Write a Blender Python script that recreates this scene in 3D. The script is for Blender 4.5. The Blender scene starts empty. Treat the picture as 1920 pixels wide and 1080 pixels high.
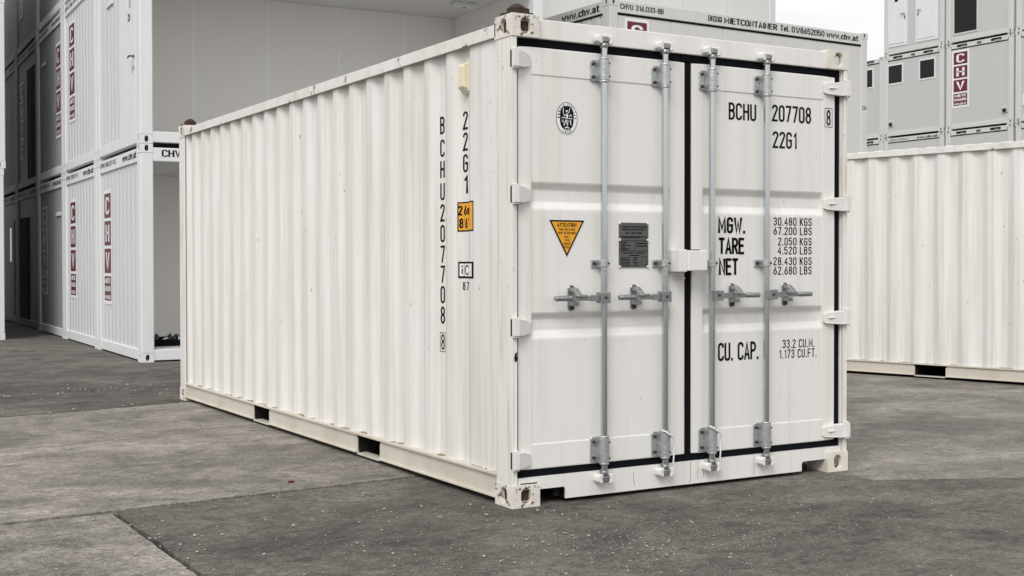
import bpy, bmesh, math, random
from mathutils import Vector, Matrix
random.seed(7)
R = math.radians
scene = bpy.context.scene
col = scene.collection

# ------------------------------------------------------------------ camera
cam = bpy.data.cameras.new('camera'); camo = bpy.data.objects.new('camera', cam); col.objects.link(camo)
yaw, pitch, roll = -0.5121, -0.0157, -0.0020
f_ = Vector((-math.sin(yaw)*math.cos(pitch), math.cos(yaw)*math.cos(pitch), math.sin(pitch)))
r_ = Vector((math.cos(yaw), math.sin(yaw), 0)); u_ = r_.cross(f_)
r2 = r_*math.cos(roll) + u_*math.sin(roll); u2 = -r_*math.sin(roll) + u_*math.cos(roll)
M = Matrix(((r2.x, u2.x, -f_.x), (r2.y, u2.y, -f_.y), (r2.z, u2.z, -f_.z))).to_4x4()
M.translation = Vector((-3.3468, -5.4643, 1.2846))
camo.matrix_world = M
cam.sensor_width = 36; cam.lens = 2302.8/1920*36
cam.shift_x = (960-873.97)/1920; cam.shift_y = (530.57-540)/1920
cam.clip_start = 0.05; cam.clip_end = 2000
scene.camera = camo

# ------------------------------------------------------------------ light
SUN_EL, SUN_AZ = 46, 228          # azimuth measured clockwise from +Y: the bright part of the cloud is behind-left
w = bpy.data.worlds.new('World'); scene.world = w; w.use_nodes = True
nt = w.node_tree; nt.nodes.clear()
N = nt.nodes.new; LK = nt.links.new
sky = N('ShaderNodeTexSky'); sky.sky_type = 'NISHITA'; sky.sun_disc = False
sky.sun_elevation = R(SUN_EL); sky.sun_rotation = R(SUN_AZ); sky.dust_density = 4
hs = N('ShaderNodeHueSaturation'); hs.inputs['Saturation'].default_value = 0.10
LK(sky.outputs[0], hs.inputs['Color'])
tc = N('ShaderNodeTexCoord'); mp = N('ShaderNodeMapping'); mp.inputs['Scale'].default_value = (1.5, 1.5, 4)
LK(tc.outputs['Generated'], mp.inputs['Vector'])
nz = N('ShaderNodeTexNoise'); nz.inputs['Scale'].default_value = 2.2; nz.inputs['Detail'].default_value = 6
LK(mp.outputs[0], nz.inputs['Vector'])
cr = N('ShaderNodeValToRGB'); cr.color_ramp.elements[0].position = .3; cr.color_ramp.elements[1].position = .7
cr.color_ramp.elements[0].color = (6.5, 6.5, 6.65, 1); cr.color_ramp.elements[1].color = (9.3, 9.25, 9.15, 1)
LK(nz.outputs['Fac'], cr.inputs[0])
mx = N('ShaderNodeMixRGB'); mx.inputs['Fac'].default_value = 0.82
LK(hs.outputs[0], mx.inputs[1]); LK(cr.outputs[0], mx.inputs[2])
bg = N('ShaderNodeBackground'); bg.inputs['Strength'].default_value = 0.1
LK(mx.outputs[0], bg.inputs['Color'])
wo = N('ShaderNodeOutputWorld'); LK(bg.outputs[0], wo.inputs['Surface'])
sl = bpy.data.lights.new('sun', 'SUN'); sl.energy = 1.5; sl.angle = R(28); sl.color = (1, .99, .97)
so = bpy.data.objects.new('sun', sl); col.objects.link(so); so.location = (-8, -6, 14)
a, e = R(SUN_AZ), R(SUN_EL)
sd = Vector((math.sin(a)*math.cos(e), math.cos(a)*math.cos(e), math.sin(e)))
so.rotation_euler = sd.to_track_quat('Z', 'Y').to_euler()
vs = scene.view_settings; vs.view_transform = 'Standard'; vs.look = 'None'; vs.exposure = 0.35; vs.gamma = 1

# ------------------------------------------------------------------ materials
def mat(name, base, rough=.5, metal=0, var=.0, varcol=None, vscale=(3, 3, 3), streak=0, streakcol=(.42, .36, .27),
        sscale=(14, 14, .8), rust=0, rustscale=9, bump=0, bscale=60, spec=.5, chips=0, sthr=(.5, .72)):
    m = bpy.data.materials.new(name); m.use_nodes = True
    t = m.node_tree; n = t.nodes; l = t.links
    b = n['Principled BSDF']; b.inputs['Roughness'].default_value = rough; b.inputs['Metallic'].default_value = metal
    b.inputs['Specular IOR Level'].default_value = spec
    c = n.new('ShaderNodeTexCoord')
    def noise(scale, detail, s=1.0, rough_=.55):
        mpp = n.new('ShaderNodeMapping'); mpp.inputs['Scale'].default_value = scale; l.new(c.outputs['Object'], mpp.inputs['Vector'])
        z = n.new('ShaderNodeTexNoise'); z.inputs['Scale'].default_value = s; z.inputs['Detail'].default_value = detail
        z.inputs['Roughness'].default_value = rough_
        l.new(mpp.outputs[0], z.inputs['Vector']); return z.outputs['Fac']
    def ramp(fac, p0, p1, v0=0, v1=1):
        q = n.new('ShaderNodeMapRange'); q.inputs[1].default_value = p0; q.inputs[2].default_value = p1
        q.inputs[3].default_value = v0; q.inputs[4].default_value = v1; l.new(fac, q.inputs[0]); return q.outputs[0]
    def mix(fac, c1, c2):
        q = n.new('ShaderNodeMixRGB')
        l.new(fac, q.inputs[0])
        for i, x in ((1, c1), (2, c2)):
            if isinstance(x, tuple): q.inputs[i].default_value = (*x, 1)
            else: l.new(x, q.inputs[i])
        return q.outputs[0]
    cur = tuple(base)
    if var:
        vc = varcol or tuple(x*.6 for x in base)
        cur = mix(ramp(noise(vscale, 6), .35, .7, 0, var), cur, vc)
    if streak:
        cur = mix(ramp(noise(sscale, 4, 1.0), sthr[0], sthr[1], 0, streak), cur, streakcol)
    if chips:
        cur = mix(ramp(noise((38, 38, 16), 3), .71, .75, 0, chips), cur, (.2, .16, .12))
    if rust:
        rr = ramp(noise((rustscale,)*3, 7, 1.0, .65), .57-rust*.12, .63-rust*.10, 0, 1)
        rc = mix(noise((40, 40, 40), 4), (.045, .022, .014), (.17, .085, .042))
        cur = mix(rr, cur, rc)
    if isinstance(cur, tuple): b.inputs['Base Color'].default_value = (*cur, 1)
    else: l.new(cur, b.inputs['Base Color'])
    if bump:
        bp = n.new('ShaderNodeBump'); bp.inputs['Strength'].default_value = bump; bp.inputs['Distance'].default_value = .01
        l.new(noise((bscale,)*3, 5), bp.inputs['Height']); l.new(bp.outputs[0], b.inputs['Normal'])
    return m
MT = {}
MT['side'] = mat('side_paint', (.785, .775, .755), .5, var=.38, varcol=(.64, .60, .53), vscale=(1.4, 2.2, .8), streak=.62,
                 streakcol=(.54, .475, .385), sscale=(10, 26, .8), chips=.9, sthr=(.47, .78), bump=.06, bscale=8)
MT['door'] = mat('door_paint', (.80, .783, .757), .42, var=.10, varcol=(.70, .675, .63), vscale=(1.6, 1.6, 1.6), streak=.34,
                 streakcol=(.62, .57, .49), sscale=(16, 16, .6), chips=.35, bump=.05, bscale=6)
MT['post'] = mat('post_paint', (.79, .775, .745), .5, var=.25, varcol=(.64, .59, .51), vscale=(5, 5, 2), streak=.6,
                 streakcol=(.52, .44, .34), sscale=(30, 30, 1.6), chips=.9, bump=.1, bscale=20)
MT['casting'] = mat('casting_paint', (.77, .74, .69), .6, var=.45, varcol=(.52, .44, .33), vscale=(14, 14, 14), rust=.02, rustscale=26, bump=.2, bscale=50)
MT['castclean'] = mat('clean_casting_paint', (.76, .73, .66), .55, var=.5, varcol=(.58, .5, .38), vscale=(14, 14, 14), rust=-.25, rustscale=12, bump=.15, bscale=50)
MT['rail'] = mat('rail_paint', (.79, .775, .75), .5, var=.3, varcol=(.6, .55, .47), vscale=(6, 2.5, 6), streak=.35, sscale=(9, 9, 9), rust=-.3, rustscale=5, bump=.12, bscale=14)
MT['brail'] = mat('lower_rail_paint', (.64, .605, .535), .55, var=.5, varcol=(.52, .46, .36), vscale=(4, 2, 8), streak=.3, sscale=(9, 5, 3), chips=.5, bump=.1, bscale=14)
MT['dirt'] = mat('caked_dirt', (.24, .20, .15), .9, var=.6, varcol=(.5, .45, .38), vscale=(9, 9, 9))
MT['rubber'] = mat('black_rubber', (.005, .006, .008), .7, spec=.06, var=.3, varcol=(.010, .011, .013), vscale=(2, 2, 9))
MT['galv'] = mat('galvanised_steel', (.60, .63, .64), .2, .95, var=.4, varcol=(.42, .45, .46), vscale=(70, 70, 5), bump=.03, bscale=25)
MT['galvd'] = mat('dull_galvanised_steel', (.56, .585, .585), .42, .8, var=.5, varcol=(.32, .335, .335), vscale=(40, 40, 40), bump=.25, bscale=70)
MT['galvh'] = mat('darkened_handle_steel', (.36, .375, .375), .4, .85, var=.5, varcol=(.2, .21, .21), vscale=(40, 40, 40), bump=.15, bscale=60)
MT['bolt'] = mat('dark_bolt_steel', (.06, .062, .062), .5, .6)
MT['white_cast'] = mat('white_painted_casting', (.78, .765, .74), .45, var=.3, varcol=(.6, .58, .54), vscale=(25, 25, 25))
MT['rust'] = mat('rusty_iron', (.060, .033, .027), .85, .2, var=.8, varcol=(.022, .014, .012), vscale=(30, 30, 30), bump=.5, bscale=60)
MT['rustdark'] = mat('dark_rusty_inside', (.035, .026, .02), .9, var=.7, varcol=(.09, .05, .03), vscale=(20, 20, 20))
MT['black'] = mat('black_print', (.008, .008, .009), .6, spec=.1)
MT['white'] = mat('white_sticker', (.82, .82, .81), .45)
MT['yellow'] = mat('yellow_sticker', (.82, .38, .02), .45, var=.25, varcol=(.7, .3, .02), vscale=(12, 12, 12))
MT['plate'] = mat('dark_data_plate', (.115, .115, .112), .5, .3, var=.3, varcol=(.07, .07, .068), vscale=(20, 20, 20))
MT['cream'] = mat('cream_plastic', (.80, .745, .545), .5, var=.3, varcol=(.66, .59, .40), vscale=(12, 12, 8))
MT['inner'] = mat('container_inside', (.022, .021, .02), .9, spec=.05)
MT['owhite'] = mat('office_white_paint', (.75, .765, .77), .42, var=.12, varcol=(.66, .67, .67), vscale=(1, 1, 1), streak=.22, streakcol=(.55, .55, .53), sscale=(9, 9, .6), bump=.04, bscale=8)
MT['ogrey'] = mat('office_grey_paint', (.63, .625, .61), .45, var=.12, varcol=(.5, .49, .47), vscale=(1.2, 1.2, 1.2), streak=.15, streakcol=(.48, .46, .42), sscale=(6, 6, .4), bump=.04, bscale=8)
MT['opanel'] = mat('office_grey_panel', (.535, .54, .53), .5, var=.12, varcol=(.54, .54, .525), vscale=(1, 1, 1), streak=.2, streakcol=(.5, .49, .46), sscale=(5, 5, .3))
MT['owall'] = mat('office_white_wall', (.62, .635, .635), .42, var=.15, varcol=(.52, .53, .525), vscale=(1, 1, 1), streak=.3, streakcol=(.5, .5, .48), sscale=(9, 9, .6))
MT['oshade_grey'] = mat('office_alley_shade_grey', (.29, .305, .305), .5, var=.2, varcol=(.23, .24, .24), vscale=(1.5, 1.5, 1.5), streak=.2, streakcol=(.22, .22, .21), sscale=(9, 9, .6))  # alley shade worked into the wall colour; also colours the pale sign tiles
MT['iwall'] = mat('interior_wall_laminate', (.90, .885, .86), .55, var=.05, varcol=(.86, .845, .82), vscale=(1.5, 1.5, 1.5))
MT['strip'] = mat('pale_joint_strip', (.90, .93, .97), .4)
MT['iceil'] = mat('interior_ceiling', (.72, .72, .71), .7)
MT['ifloor'] = mat('interior_floor_vinyl', (.48, .47, .45), .6, var=.3, varcol=(.38, .37, .35), vscale=(3, 3, 3))
MT['red'] = mat('dark_red_sign', (.135, .007, .022), .4, var=.25, varcol=(.10, .006, .02), vscale=(5, 5, 5))
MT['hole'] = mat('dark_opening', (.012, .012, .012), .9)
MT['wood'] = mat('brown_door_leaf', (.06, .035, .022), .6)
MT['stone'] = mat('pale_gravel', (.46, .435, .40), .85, var=.8, varcol=(.2, .185, .165), vscale=(28, 28, 28))
MT['brick'] = mat('red_fragment', (.11, .02, .016), .7)
def glassmat():
    m = mat('dark_glass', (.006, .008, .008), .08, 0, spec=.3); return m
MT['glass'] = glassmat()

def groundmat(name, base, dark, light, seed=0.0, contrast=1.0):
    m = bpy.data.materials.new(name); m.use_nodes = True
    t = m.node_tree; n = t.nodes; l = t.links; b = n['Principled BSDF']
    c = n.new('ShaderNodeTexCoord')
    def noise(scale, detail=6, rough=.6, off=0.0, dist=0.0):
        mpp = n.new('ShaderNodeMapping'); mpp.inputs['Scale'].default_value = scale
        mpp.inputs['Location'].default_value = (seed+off, seed*.7-off, 0); l.new(c.outputs['Object'], mpp.inputs['Vector'])
        z = n.new('ShaderNodeTexNoise'); z.inputs['Scale'].default_value = 1; z.inputs['Detail'].default_value = detail
        z.inputs['Roughness'].default_value = rough; z.inputs['Distortion'].default_value = dist
        l.new(mpp.outputs[0], z.inputs['Vector']); return z.outputs['Fac']
    def rng(fac, p0, p1, v0, v1):
        q = n.new('ShaderNodeMapRange'); q.inputs[1].default_value = p0; q.inputs[2].default_value = p1
        q.inputs[3].default_value = v0; q.inputs[4].default_value = v1; l.new(fac, q.inputs[0]); return q.outputs[0]
    def mix(fac, c1, c2):
        q = n.new('ShaderNodeMixRGB'); l.new(fac, q.inputs[0])
        for i, x in ((1, c1), (2, c2)):
            if isinstance(x, tuple): q.inputs[i].default_value = (*x, 1)
            else: l.new(x, q.inputs[i])
        return q.outputs[0]
    fac = None
    for i, (sc, am, dist) in enumerate(((.30, .34, .8), (.9, .36, 1.0), (3.0, .26, 1.4), (11, .24, .8), (36, .32, .3), (110, .45, 0), (300, .42, 0))):
        v = rng(noise((sc, sc*(1.25 if i < 4 else 1), sc), 5, .6, 3.1*i+.7, dist), .28, .72, 1-am*contrast, 1+am*contrast)
        if fac is None: fac = v
        else:
            q = n.new('ShaderNodeMath'); q.operation = 'MULTIPLY'; l.new(fac, q.inputs[0]); l.new(v, q.inputs[1]); fac = q.outputs[0]
    q = n.new('ShaderNodeMixRGB'); q.blend_type = 'MULTIPLY'; q.inputs[0].default_value = 1; q.inputs[1].default_value = (*base, 1); l.new(fac, q.inputs[2]); cur = q.outputs[0]
    cur = mix(rng(noise((2.1, 5.2, 3), 7, .7, 5.9, 1.8), .60, .70, 0, .5*contrast), cur, light)      # dusty rubs
    cur = mix(rng(noise((9, 16, 9), 5, .65, 25.9, 1.2), .63, .70, 0, .75*contrast), cur, light)      # small pale scrapes
    cur = mix(rng(noise((8, 13, 9), 5, .65, 45.9, 1.2), .62, .70, 0, .7*contrast), cur, dark)       # small dark pits
    cur = mix(rng(noise((1.3, 2.0, 2), 6, .6, 15.2, 1.4), .63, .72, 0, .6*contrast), cur, dark)     # oil and damp stains
    cur = mix(rng(noise((140, 140, 140), 2, .5, 7.7), .66, .72, 0, .8), cur, tuple(min(1, x*1.5) for x in light))  # pale aggregate
    l.new(cur, b.inputs['Base Color'])
    l.new(rng(noise((.8, .8, .8), 5, .6, 3.1), .35, .7, .92, .7), b.inputs['Roughness'])
    b.inputs['Specular IOR Level'].default_value = .25
    bp = n.new('ShaderNodeBump'); bp.inputs['Strength'].default_value = .8; bp.inputs['Distance'].default_value = .008
    l.new(noise((70, 70, 70), 6, .7), bp.inputs['Height'])
    bp2 = n.new('ShaderNodeBump'); bp2.inputs['Strength'].default_value = .4; bp2.inputs['Distance'].default_value = .03
    l.new(noise((5, 8, 5), 5, .6), bp2.inputs['Height']); l.new(bp2.outputs[0], bp.inputs['Normal'])
    l.new(bp.outputs[0], b.inputs['Normal'])
    return m
MT['asphalt'] = groundmat('worn_asphalt', (.113, .104, .091), (.047, .045, .041), (.23, .213, .187), 2.0, 1.2)
MT['asphalt_far'] = groundmat('smooth_asphalt', (.205, .190, .170), (.098, .092, .083), (.27, .252, .226), 21.0, 1.0)
MT['concrete'] = groundmat('dirty_concrete', (.232, .213, .187), (.105, .098, .088), (.32, .297, .262), 11.0, 1.15)
MT['joint'] = mat('joint_dirt', (.03, .029, .027), .95, var=.5, varcol=(.08, .075, .068), vscale=(20, 20, 20))

# ------------------------------------------------------------------ mesh helpers
class MB:
    def __init__(s): s.v = []; s.f = []; s.m = []; s.sm = []
    def add(s, vs_, fs, m=0, smooth=False):
        o = len(s.v); s.v += [tuple(p) for p in vs_]
        for f in fs: s.f.append(tuple(i+o for i in f)); s.m.append(m); s.sm.append(smooth)
        return s
    def box(s, x0, x1, y0, y1, z0, z1, m=0):
        return s.add([(x0, y0, z0), (x1, y0, z0), (x1, y1, z0), (x0, y1, z0), (x0, y0, z1), (x1, y0, z1), (x1, y1, z1), (x0, y1, z1)],
                     [(0, 3, 2, 1), (4, 5, 6, 7), (0, 1, 5, 4), (1, 2, 6, 5), (2, 3, 7, 6), (3, 0, 4, 7)], m)
    def cyl(s, p0, p1, r, n=12, m=0, r1=None, caps=True):
        p0, p1 = Vector(p0), Vector(p1); d = (p1-p0).normalized(); r1 = r if r1 is None else r1
        a_ = d.orthogonal().normalized(); b_ = d.cross(a_)
        vs_ = []
        for p, rr in ((p0, r), (p1, r1)):
            vs_ += [p + (a_*math.cos(2*math.pi*i/n) + b_*math.sin(2*math.pi*i/n))*rr for i in range(n)]
        s.add(vs_, [(i, (i+1) % n, n+(i+1) % n, n+i) for i in range(n)], m, True)
        if caps: s.add(vs_, [tuple(range(n-1, -1, -1)), tuple(range(n, 2*n))], m)
        return s
    def tube(s, pts, r, n=8, m=0):
        pts = [Vector(p) for p in pts]; vs_ = []; prev = None
        for i, p in enumerate(pts):
            d = (pts[min(i+1, len(pts)-1)]-pts[max(i-1, 0)]).normalized()
            a_ = d.orthogonal().normalized() if prev is None else (prev-d*prev.dot(d)).normalized()
            prev = a_; b_ = d.cross(a_)
            vs_ += [p+(a_*math.cos(2*math.pi*k/n)+b_*math.sin(2*math.pi*k/n))*r for k in range(n)]
        fs = [(i*n+k, i*n+(k+1) % n, (i+1)*n+(k+1) % n, (i+1)*n+k) for i in range(len(pts)-1) for k in range(n)]
        s.add(vs_, fs, m, True)
        return s.add(vs_, [tuple(range(n-1, -1, -1)), tuple(range((len(pts)-1)*n, len(pts)*n))], m)
    def prism(s, poly, fn, d0, d1, m=0):          # poly in (a,b); fn(a,b,d) -> xyz
        n = len(poly)
        vs_ = [fn(a_, b_, d0) for a_, b_ in poly] + [fn(a_, b_, d1) for a_, b_ in poly]
        return s.add(vs_, [tuple(range(n-1, -1, -1)), tuple(range(n, 2*n))] + [(i, (i+1) % n, n+(i+1) % n, n+i) for i in range(n)], m)
    def flat(s, poly, fn, m=0):
        return s.add([fn(a_, b_) for a_, b_ in poly], [tuple(range(len(poly)))], m)
    def sheet(s, prof, fn, d0, d1, m=0, smooth=False):         # open profile extruded
        n = len(prof)
        vs_ = [fn(a_, b_, d0) for a_, b_ in prof] + [fn(a_, b_, d1) for a_, b_ in prof]
        return s.add(vs_, [(i, i+1, n+i+1, n+i) for i in range(n-1)], m, smooth)
    def mesh(s, name, mats, bevel=0, seg=1, recalc=False):
        me = bpy.data.meshes.new(name); me.from_pydata(s.v, [], s.f)
        for q in (mats if isinstance(mats, (list, tuple)) else [mats]): me.materials.append(MT[q] if isinstance(q, str) else q)
        me.polygons.foreach_set('material_index', s.m); me.polygons.foreach_set('use_smooth', s.sm)
        if bevel or recalc:
            bm = bmesh.new(); bm.from_mesh(me)
            bmesh.ops.remove_doubles(bm, verts=bm.verts, dist=1e-5)
            bmesh.ops.recalc_face_normals(bm, faces=bm.faces)
            if bevel:
                ed = [e_ for e_ in bm.edges if len(e_.link_faces) == 2 and e_.calc_face_angle(0) > R(35)]
                bmesh.ops.bevel(bm, geom=ed, offset=bevel, segments=seg, affect='EDGES', profile=.6, clamp_overlap=True)
            bm.to_mesh(me); bm.free()
        me.update(); return me
    def build(s, name, mats, parent=None, bevel=0, seg=1, recalc=False):
        return link(name, s.mesh(name, mats, bevel, seg, recalc), parent)
def link(name, me, parent=None, loc=None):
    o = bpy.data.objects.new(name, me); col.objects.link(o)
    if parent: o.parent = parent
    if loc: o.location = loc
    return o
def thing(name, label, cat, loc=(0, 0, 0), rz=0, group=None):
    o = bpy.data.objects.new(name, None); col.objects.link(o); o.location = loc; o.rotation_euler = (0, 0, rz)
    o.empty_display_size = .3
    return tag(o, label, cat, group)
def tag(o, label, cat, group=None):
    o['label'] = label; o['category'] = cat
    if group: o['group'] = group
    return o
CACHE = {}
def cached(key, fn):
    if key not in CACHE: CACHE[key] = fn()
    return CACHE[key]

# --- text
def arc(cx, cy, rx, ry, a0, a1, n=9):
    return [(cx+rx*math.cos(R(a0+(a1-a0)*i/n)), cy+ry*math.sin(R(a0+(a1-a0)*i/n))) for i in range(n+1)]
W_ = .36; r0 = W_/2
GL = {
 '0': [arc(r0, 1-r0, r0, r0, 180, 0)+arc(r0, r0, r0, r0, 0, -180)+[(0, 1-r0)]],
 '1': [[(.07, .80), (.2, 1), (.2, 0)]],
 '2': [arc(r0, 1-r0, r0, r0, 175, -25)+[(0, 0), (W_, 0)]],
 '3': [arc(r0, .77, r0, .23, 165, -90)+arc(r0, .27, r0, .27, 90, -165)],
 '4': [[(.28, 0), (.28, 1), (0, .28), (W_, .28)]],
 '5': [[(W_, 1), (.03, 1), (.0, .56)]+arc(r0, .32, r0, .32, 120, -160)],
 '6': [[(.28, 1)]+arc(r0, .3, r0, .3, 165, 180, 2)+arc(r0, .3, r0, .3, 180, 540, 18)],
 '7': [[(0, 1), (W_, 1), (.12, 0)]],
 '8': [arc(r0, .76, r0*.92, .24, -90, 270, 18), arc(r0, .26, r0, .26, -90, 270, 18)],
 'A': [[(0, 0), (r0, 1), (W_, 0)], [(.07, .28), (W_-.07, .28)]],
 'B': [[(0, .52), (0, 1)]+arc(r0, .77, r0*.95, .23, 90, -90)+[(0, .54)], [(0, .54)]+arc(r0, .27, r0, .27, 90, -90)+[(0, 0), (0, .54)]],
 'C': [arc(r0, 1-r0, r0, r0, 0, 180)+arc(r0, r0, r0, r0, 180, 360)],
 'E': [[(W_*.92, 1), (0, 1), (0, 0), (W_*.92, 0)], [(0, .53), (W_*.8, .53)]],
 'F': [[(W_*.92, 1), (0, 1), (0, 0)], [(0, .53), (W_*.8, .53)]],
 'G': [arc(r0, 1-r0, r0, r0, 0, 180)+arc(r0, r0, r0, r0, 180, 360)+[(W_, .5), (r0, .5)]],
 'H': [[(0, 0), (0, 1)], [(W_, 0), (W_, 1)], [(0, .52), (W_, .52)]],
 'K': [[(0, 0), (0, 1)], [(W_, 1), (0, .38)], [(.12, .55), (W_, 0)]],
 'L': [[(0, 1), (0, 0), (W_*.92, 0)]],
 'M': [[(0, 0), (0, 1), (.24, .25), (.48, 1), (.48, 0)]],
 'N': [[(0, 0), (0, 1), (W_, 0), (W_, 1)]],
 'P': [[(0, 0), (0, 1)]+arc(r0, .75, r0, .25, 90, -90)+[(0, .5)]],
 'R': [[(0, 0), (0, 1)]+arc(r0, .75, r0, .25, 90, -90)+[(0, .5)], [(r0, .5), (W_, 0)]],
 'S': [arc(r0, .76, r0, .24, 15, 250)+arc(r0, .27, r0, .27, 70, -165)],
 'T': [[(0, 1), (W_, 1)], [(r0, 1), (r0, 0)]],
 'U': [[(0, 1)]+arc(r0, r0, r0, r0, 180, 360)+[(W_, 1)]],
 'V': [[(0, 1), (r0, 0), (W_, 1)]],
 'W': [[(0, 1), (.13, 0), (.26, .75), (.39, 0), (.52, 1)]],
 'I': [[(.05, 0), (.05, 1)]], 'D': [[(0, 0), (0, 1)]+arc(r0*.6, .7, r0*1.4, .3, 90, 0)+arc(r0*.6, .3, r0*1.4, .3, 0, -90)+[(0, 0)]],
 'O': [arc(r0, 1-r0, r0, r0, 180, 0)+arc(r0, r0, r0, r0, 0, -180)+[(0, 1-r0)]], 'Y': [[(0, 1), (r0, .5), (W_, 1)], [(r0, .5), (r0, 0)]],
 'w': [[(0, .72), (.1, 0), (.21, .6), (.32, 0), (.42, .72)]], 'c': [arc(.16, .36, .16, .36, 45, 315)], 'v': [[(0, .72), (.15, 0), (.30, .72)]],
 'h': [[(0, 0), (0, 1)], [(0, .46)]+arc(.14, .50, .14, .22, 170, 0)+[(.28, 0)]], 'a': [arc(.15, .52, .14, .2, 155, 0)+[(.29, 0)], arc(.14, .2, .14, .2, 45, 405, 14)],
 't': [[(.10, .95), (.10, .10), (.16, 0), (.24, .02)], [(0, .70), (.22, .70)]], 'e': [[(.02, .38), (.30, .38)]+arc(.15, .36, .15, .36, 5, 315)], 'l': [[(0, 0), (0, 1)]],
 'm': [[(0, 0), (0, .72)], [(0, .5)]+arc(.12, .55, .12, .17, 180, 0)+[(.24, 0)], [(.24, .5)]+arc(.36, .55, .12, .17, 180, 0)+[(.48, 0)]], '-': [[(0, .4), (.2, .4)]],
 '.': [[(.02, -.02), (.02, .05)]], ',': [[(.04, .06), (.0, -.1)]], ' ': [], '/': [[(0, 0), (.2, 1)]],
}
def ribbon(pts, t):
    """flat stroke of width t along 2D points -> list of quads"""
    P = [Vector(p) for p in pts]; P = [p for i, p in enumerate(P) if i == 0 or (p-P[i-1]).length > 1e-6]
    n = len(P); L_ = []; Rr = []
    for i in range(n):
        d0 = (P[i]-P[i-1]).normalized() if i else (P[1]-P[0]).normalized()
        d1 = (P[i+1]-P[i]).normalized() if i < n-1 else d0
        if i == 0 and (P[0]-P[-1]).length < 1e-5: d0 = (P[-1]-P[-2]).normalized()
        if i == n-1 and (P[0]-P[-1]).length < 1e-5: d1 = (P[1]-P[0]).normalized()
        n0 = Vector((-d0.y, d0.x)); n1 = Vector((-d1.y, d1.x)); mm = n0+n1
        if mm.length < .2: mm = n0
        mm.normalize(); k = min(1/max(mm.dot(n0), .25), 2.0)
        ext = Vector((0, 0))
        if (i == 0 or i == n-1) and (P[0]-P[-1]).length > 1e-5: ext = d0*(t*.35)*(-1 if i == 0 else 1)
        L_.append(P[i]+ext+mm*k*t/2); Rr.append(P[i]+ext-mm*k*t/2)
    return [(L_[i], L_[i+1], Rr[i+1], Rr[i]) for i in range(n-1)]
def stroke_text(mb, text, box, fn, t=.12, gap=.2, m=0):
    """stroke lettering fitted to box=(x0,x1,z0,z1); fn(a,b)->xyz"""
    quads = []; x = 0
    for ch in text:
        if ch == ' ': x += .36; continue
        g = GL[ch]; w_ = max([p[0] for s_ in g for p in s_]+[.04])
        for s_ in g: quads += [[(q.x+x, q.y) for q in qd] for qd in ribbon(s_, t)]
        x += w_+gap
    tot = x-gap+t*.7; xs = -t/2
    x0, x1, z0, z1 = box
    for qd in quads:
        pts = [(x0+(p[0]-xs)/(tot+t*.3)*(x1-x0), z0+(p[1]+t/2)/(1+t)*(z1-z0)) for p in qd]
        mb.flat(pts[::-1], fn, m)
def stroke_words(text, box, fn, t, gap, parent, m='black', name='lettering'):
    """one object per word, the whole line fitted to box"""
    adv = []; x = 0
    for ch in text:
        if ch == ' ': adv.append((x, 0)); x += .36; continue
        w_ = max([p[0] for s_ in GL[ch] for p in s_]+[.04]); adv.append((x, w_)); x += w_+gap
    tot = x-gap+t; x0, x1, z0, z1 = box; k = (x1-x0)/tot
    i = 0
    for word in text.split(' '):
        a_ = adv[i][0]; b_ = adv[i+len(word)-1]; b_ = b_[0]+b_[1]
        mb = MB(); stroke_text(mb, word, (x0+a_*k, x0+(b_+t)*k, z0, z1), fn, t, gap); mb.build(name, m, parent)
        i += len(word)+1
def ellipse(cx, cy, rx, ry, n=40, p=2.0):
    out = []
    for i in range(n):
        c, s_ = math.cos(2*math.pi*i/n), math.sin(2*math.pi*i/n)
        out.append((cx+rx*math.copysign(abs(c)**(2/p), c), cy+ry*math.copysign(abs(s_)**(2/p), s_)))
    return out

# --- corner casting with oval holes
def holed_face(mb, fn, w, h, hw, hh, depth, m=0, mi=0):
    """face in (a,b) 0..w,0..h with an oval hole; fn(a,b,d) d = depth inward"""
    angs = sorted(set([round(2*math.pi*i/28, 5) for i in range(28)] + [round(math.atan2(sb*h/2, sa*w/2) % (2*math.pi), 5) for sa in (-1, 1) for sb in (-1, 1)]))
    n = len(angs); ou = []; inn = []
    r_x = min(hw, hh)/2
    for a_ in angs:
        c, s_ = math.cos(a_), math.sin(a_)
        k = min((w/2)/abs(c) if abs(c) > 1e-6 else 9, (h/2)/abs(s_) if abs(s_) > 1e-6 else 9)
        ou.append((w/2+c*k, h/2+s_*k))
        p = 3.0; cc = math.copysign(abs(c)**(2/p), c); ss = math.copysign(abs(s_)**(2/p), s_)
        if hh >= hw: inn.append((w/2+hw/2*c, h/2+s_*hw/2+math.copysign((hh-hw)/2, s_) * (1 if abs(s_) > 1e-3 else 0)))
        else: inn.append((w/2+c*hh/2+math.copysign((hw-hh)/2, c)*(1 if abs(c) > 1e-3 else 0), h/2+hh/2*s_))
    vs_ = [fn(p[0], p[1], 0) for p in ou]+[fn(p[0], p[1], 0) for p in inn]+[fn(p[0], p[1], depth) for p in inn]
    mb.add(vs_, [(i, (i+1) % n, n+(i+1) % n, n+i) for i in range(n)], m)
    mb.add(vs_, [(n+i, n+(i+1) % n, 2*n+(i+1) % n, 2*n+i) for i in range(n)], mi)
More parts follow.
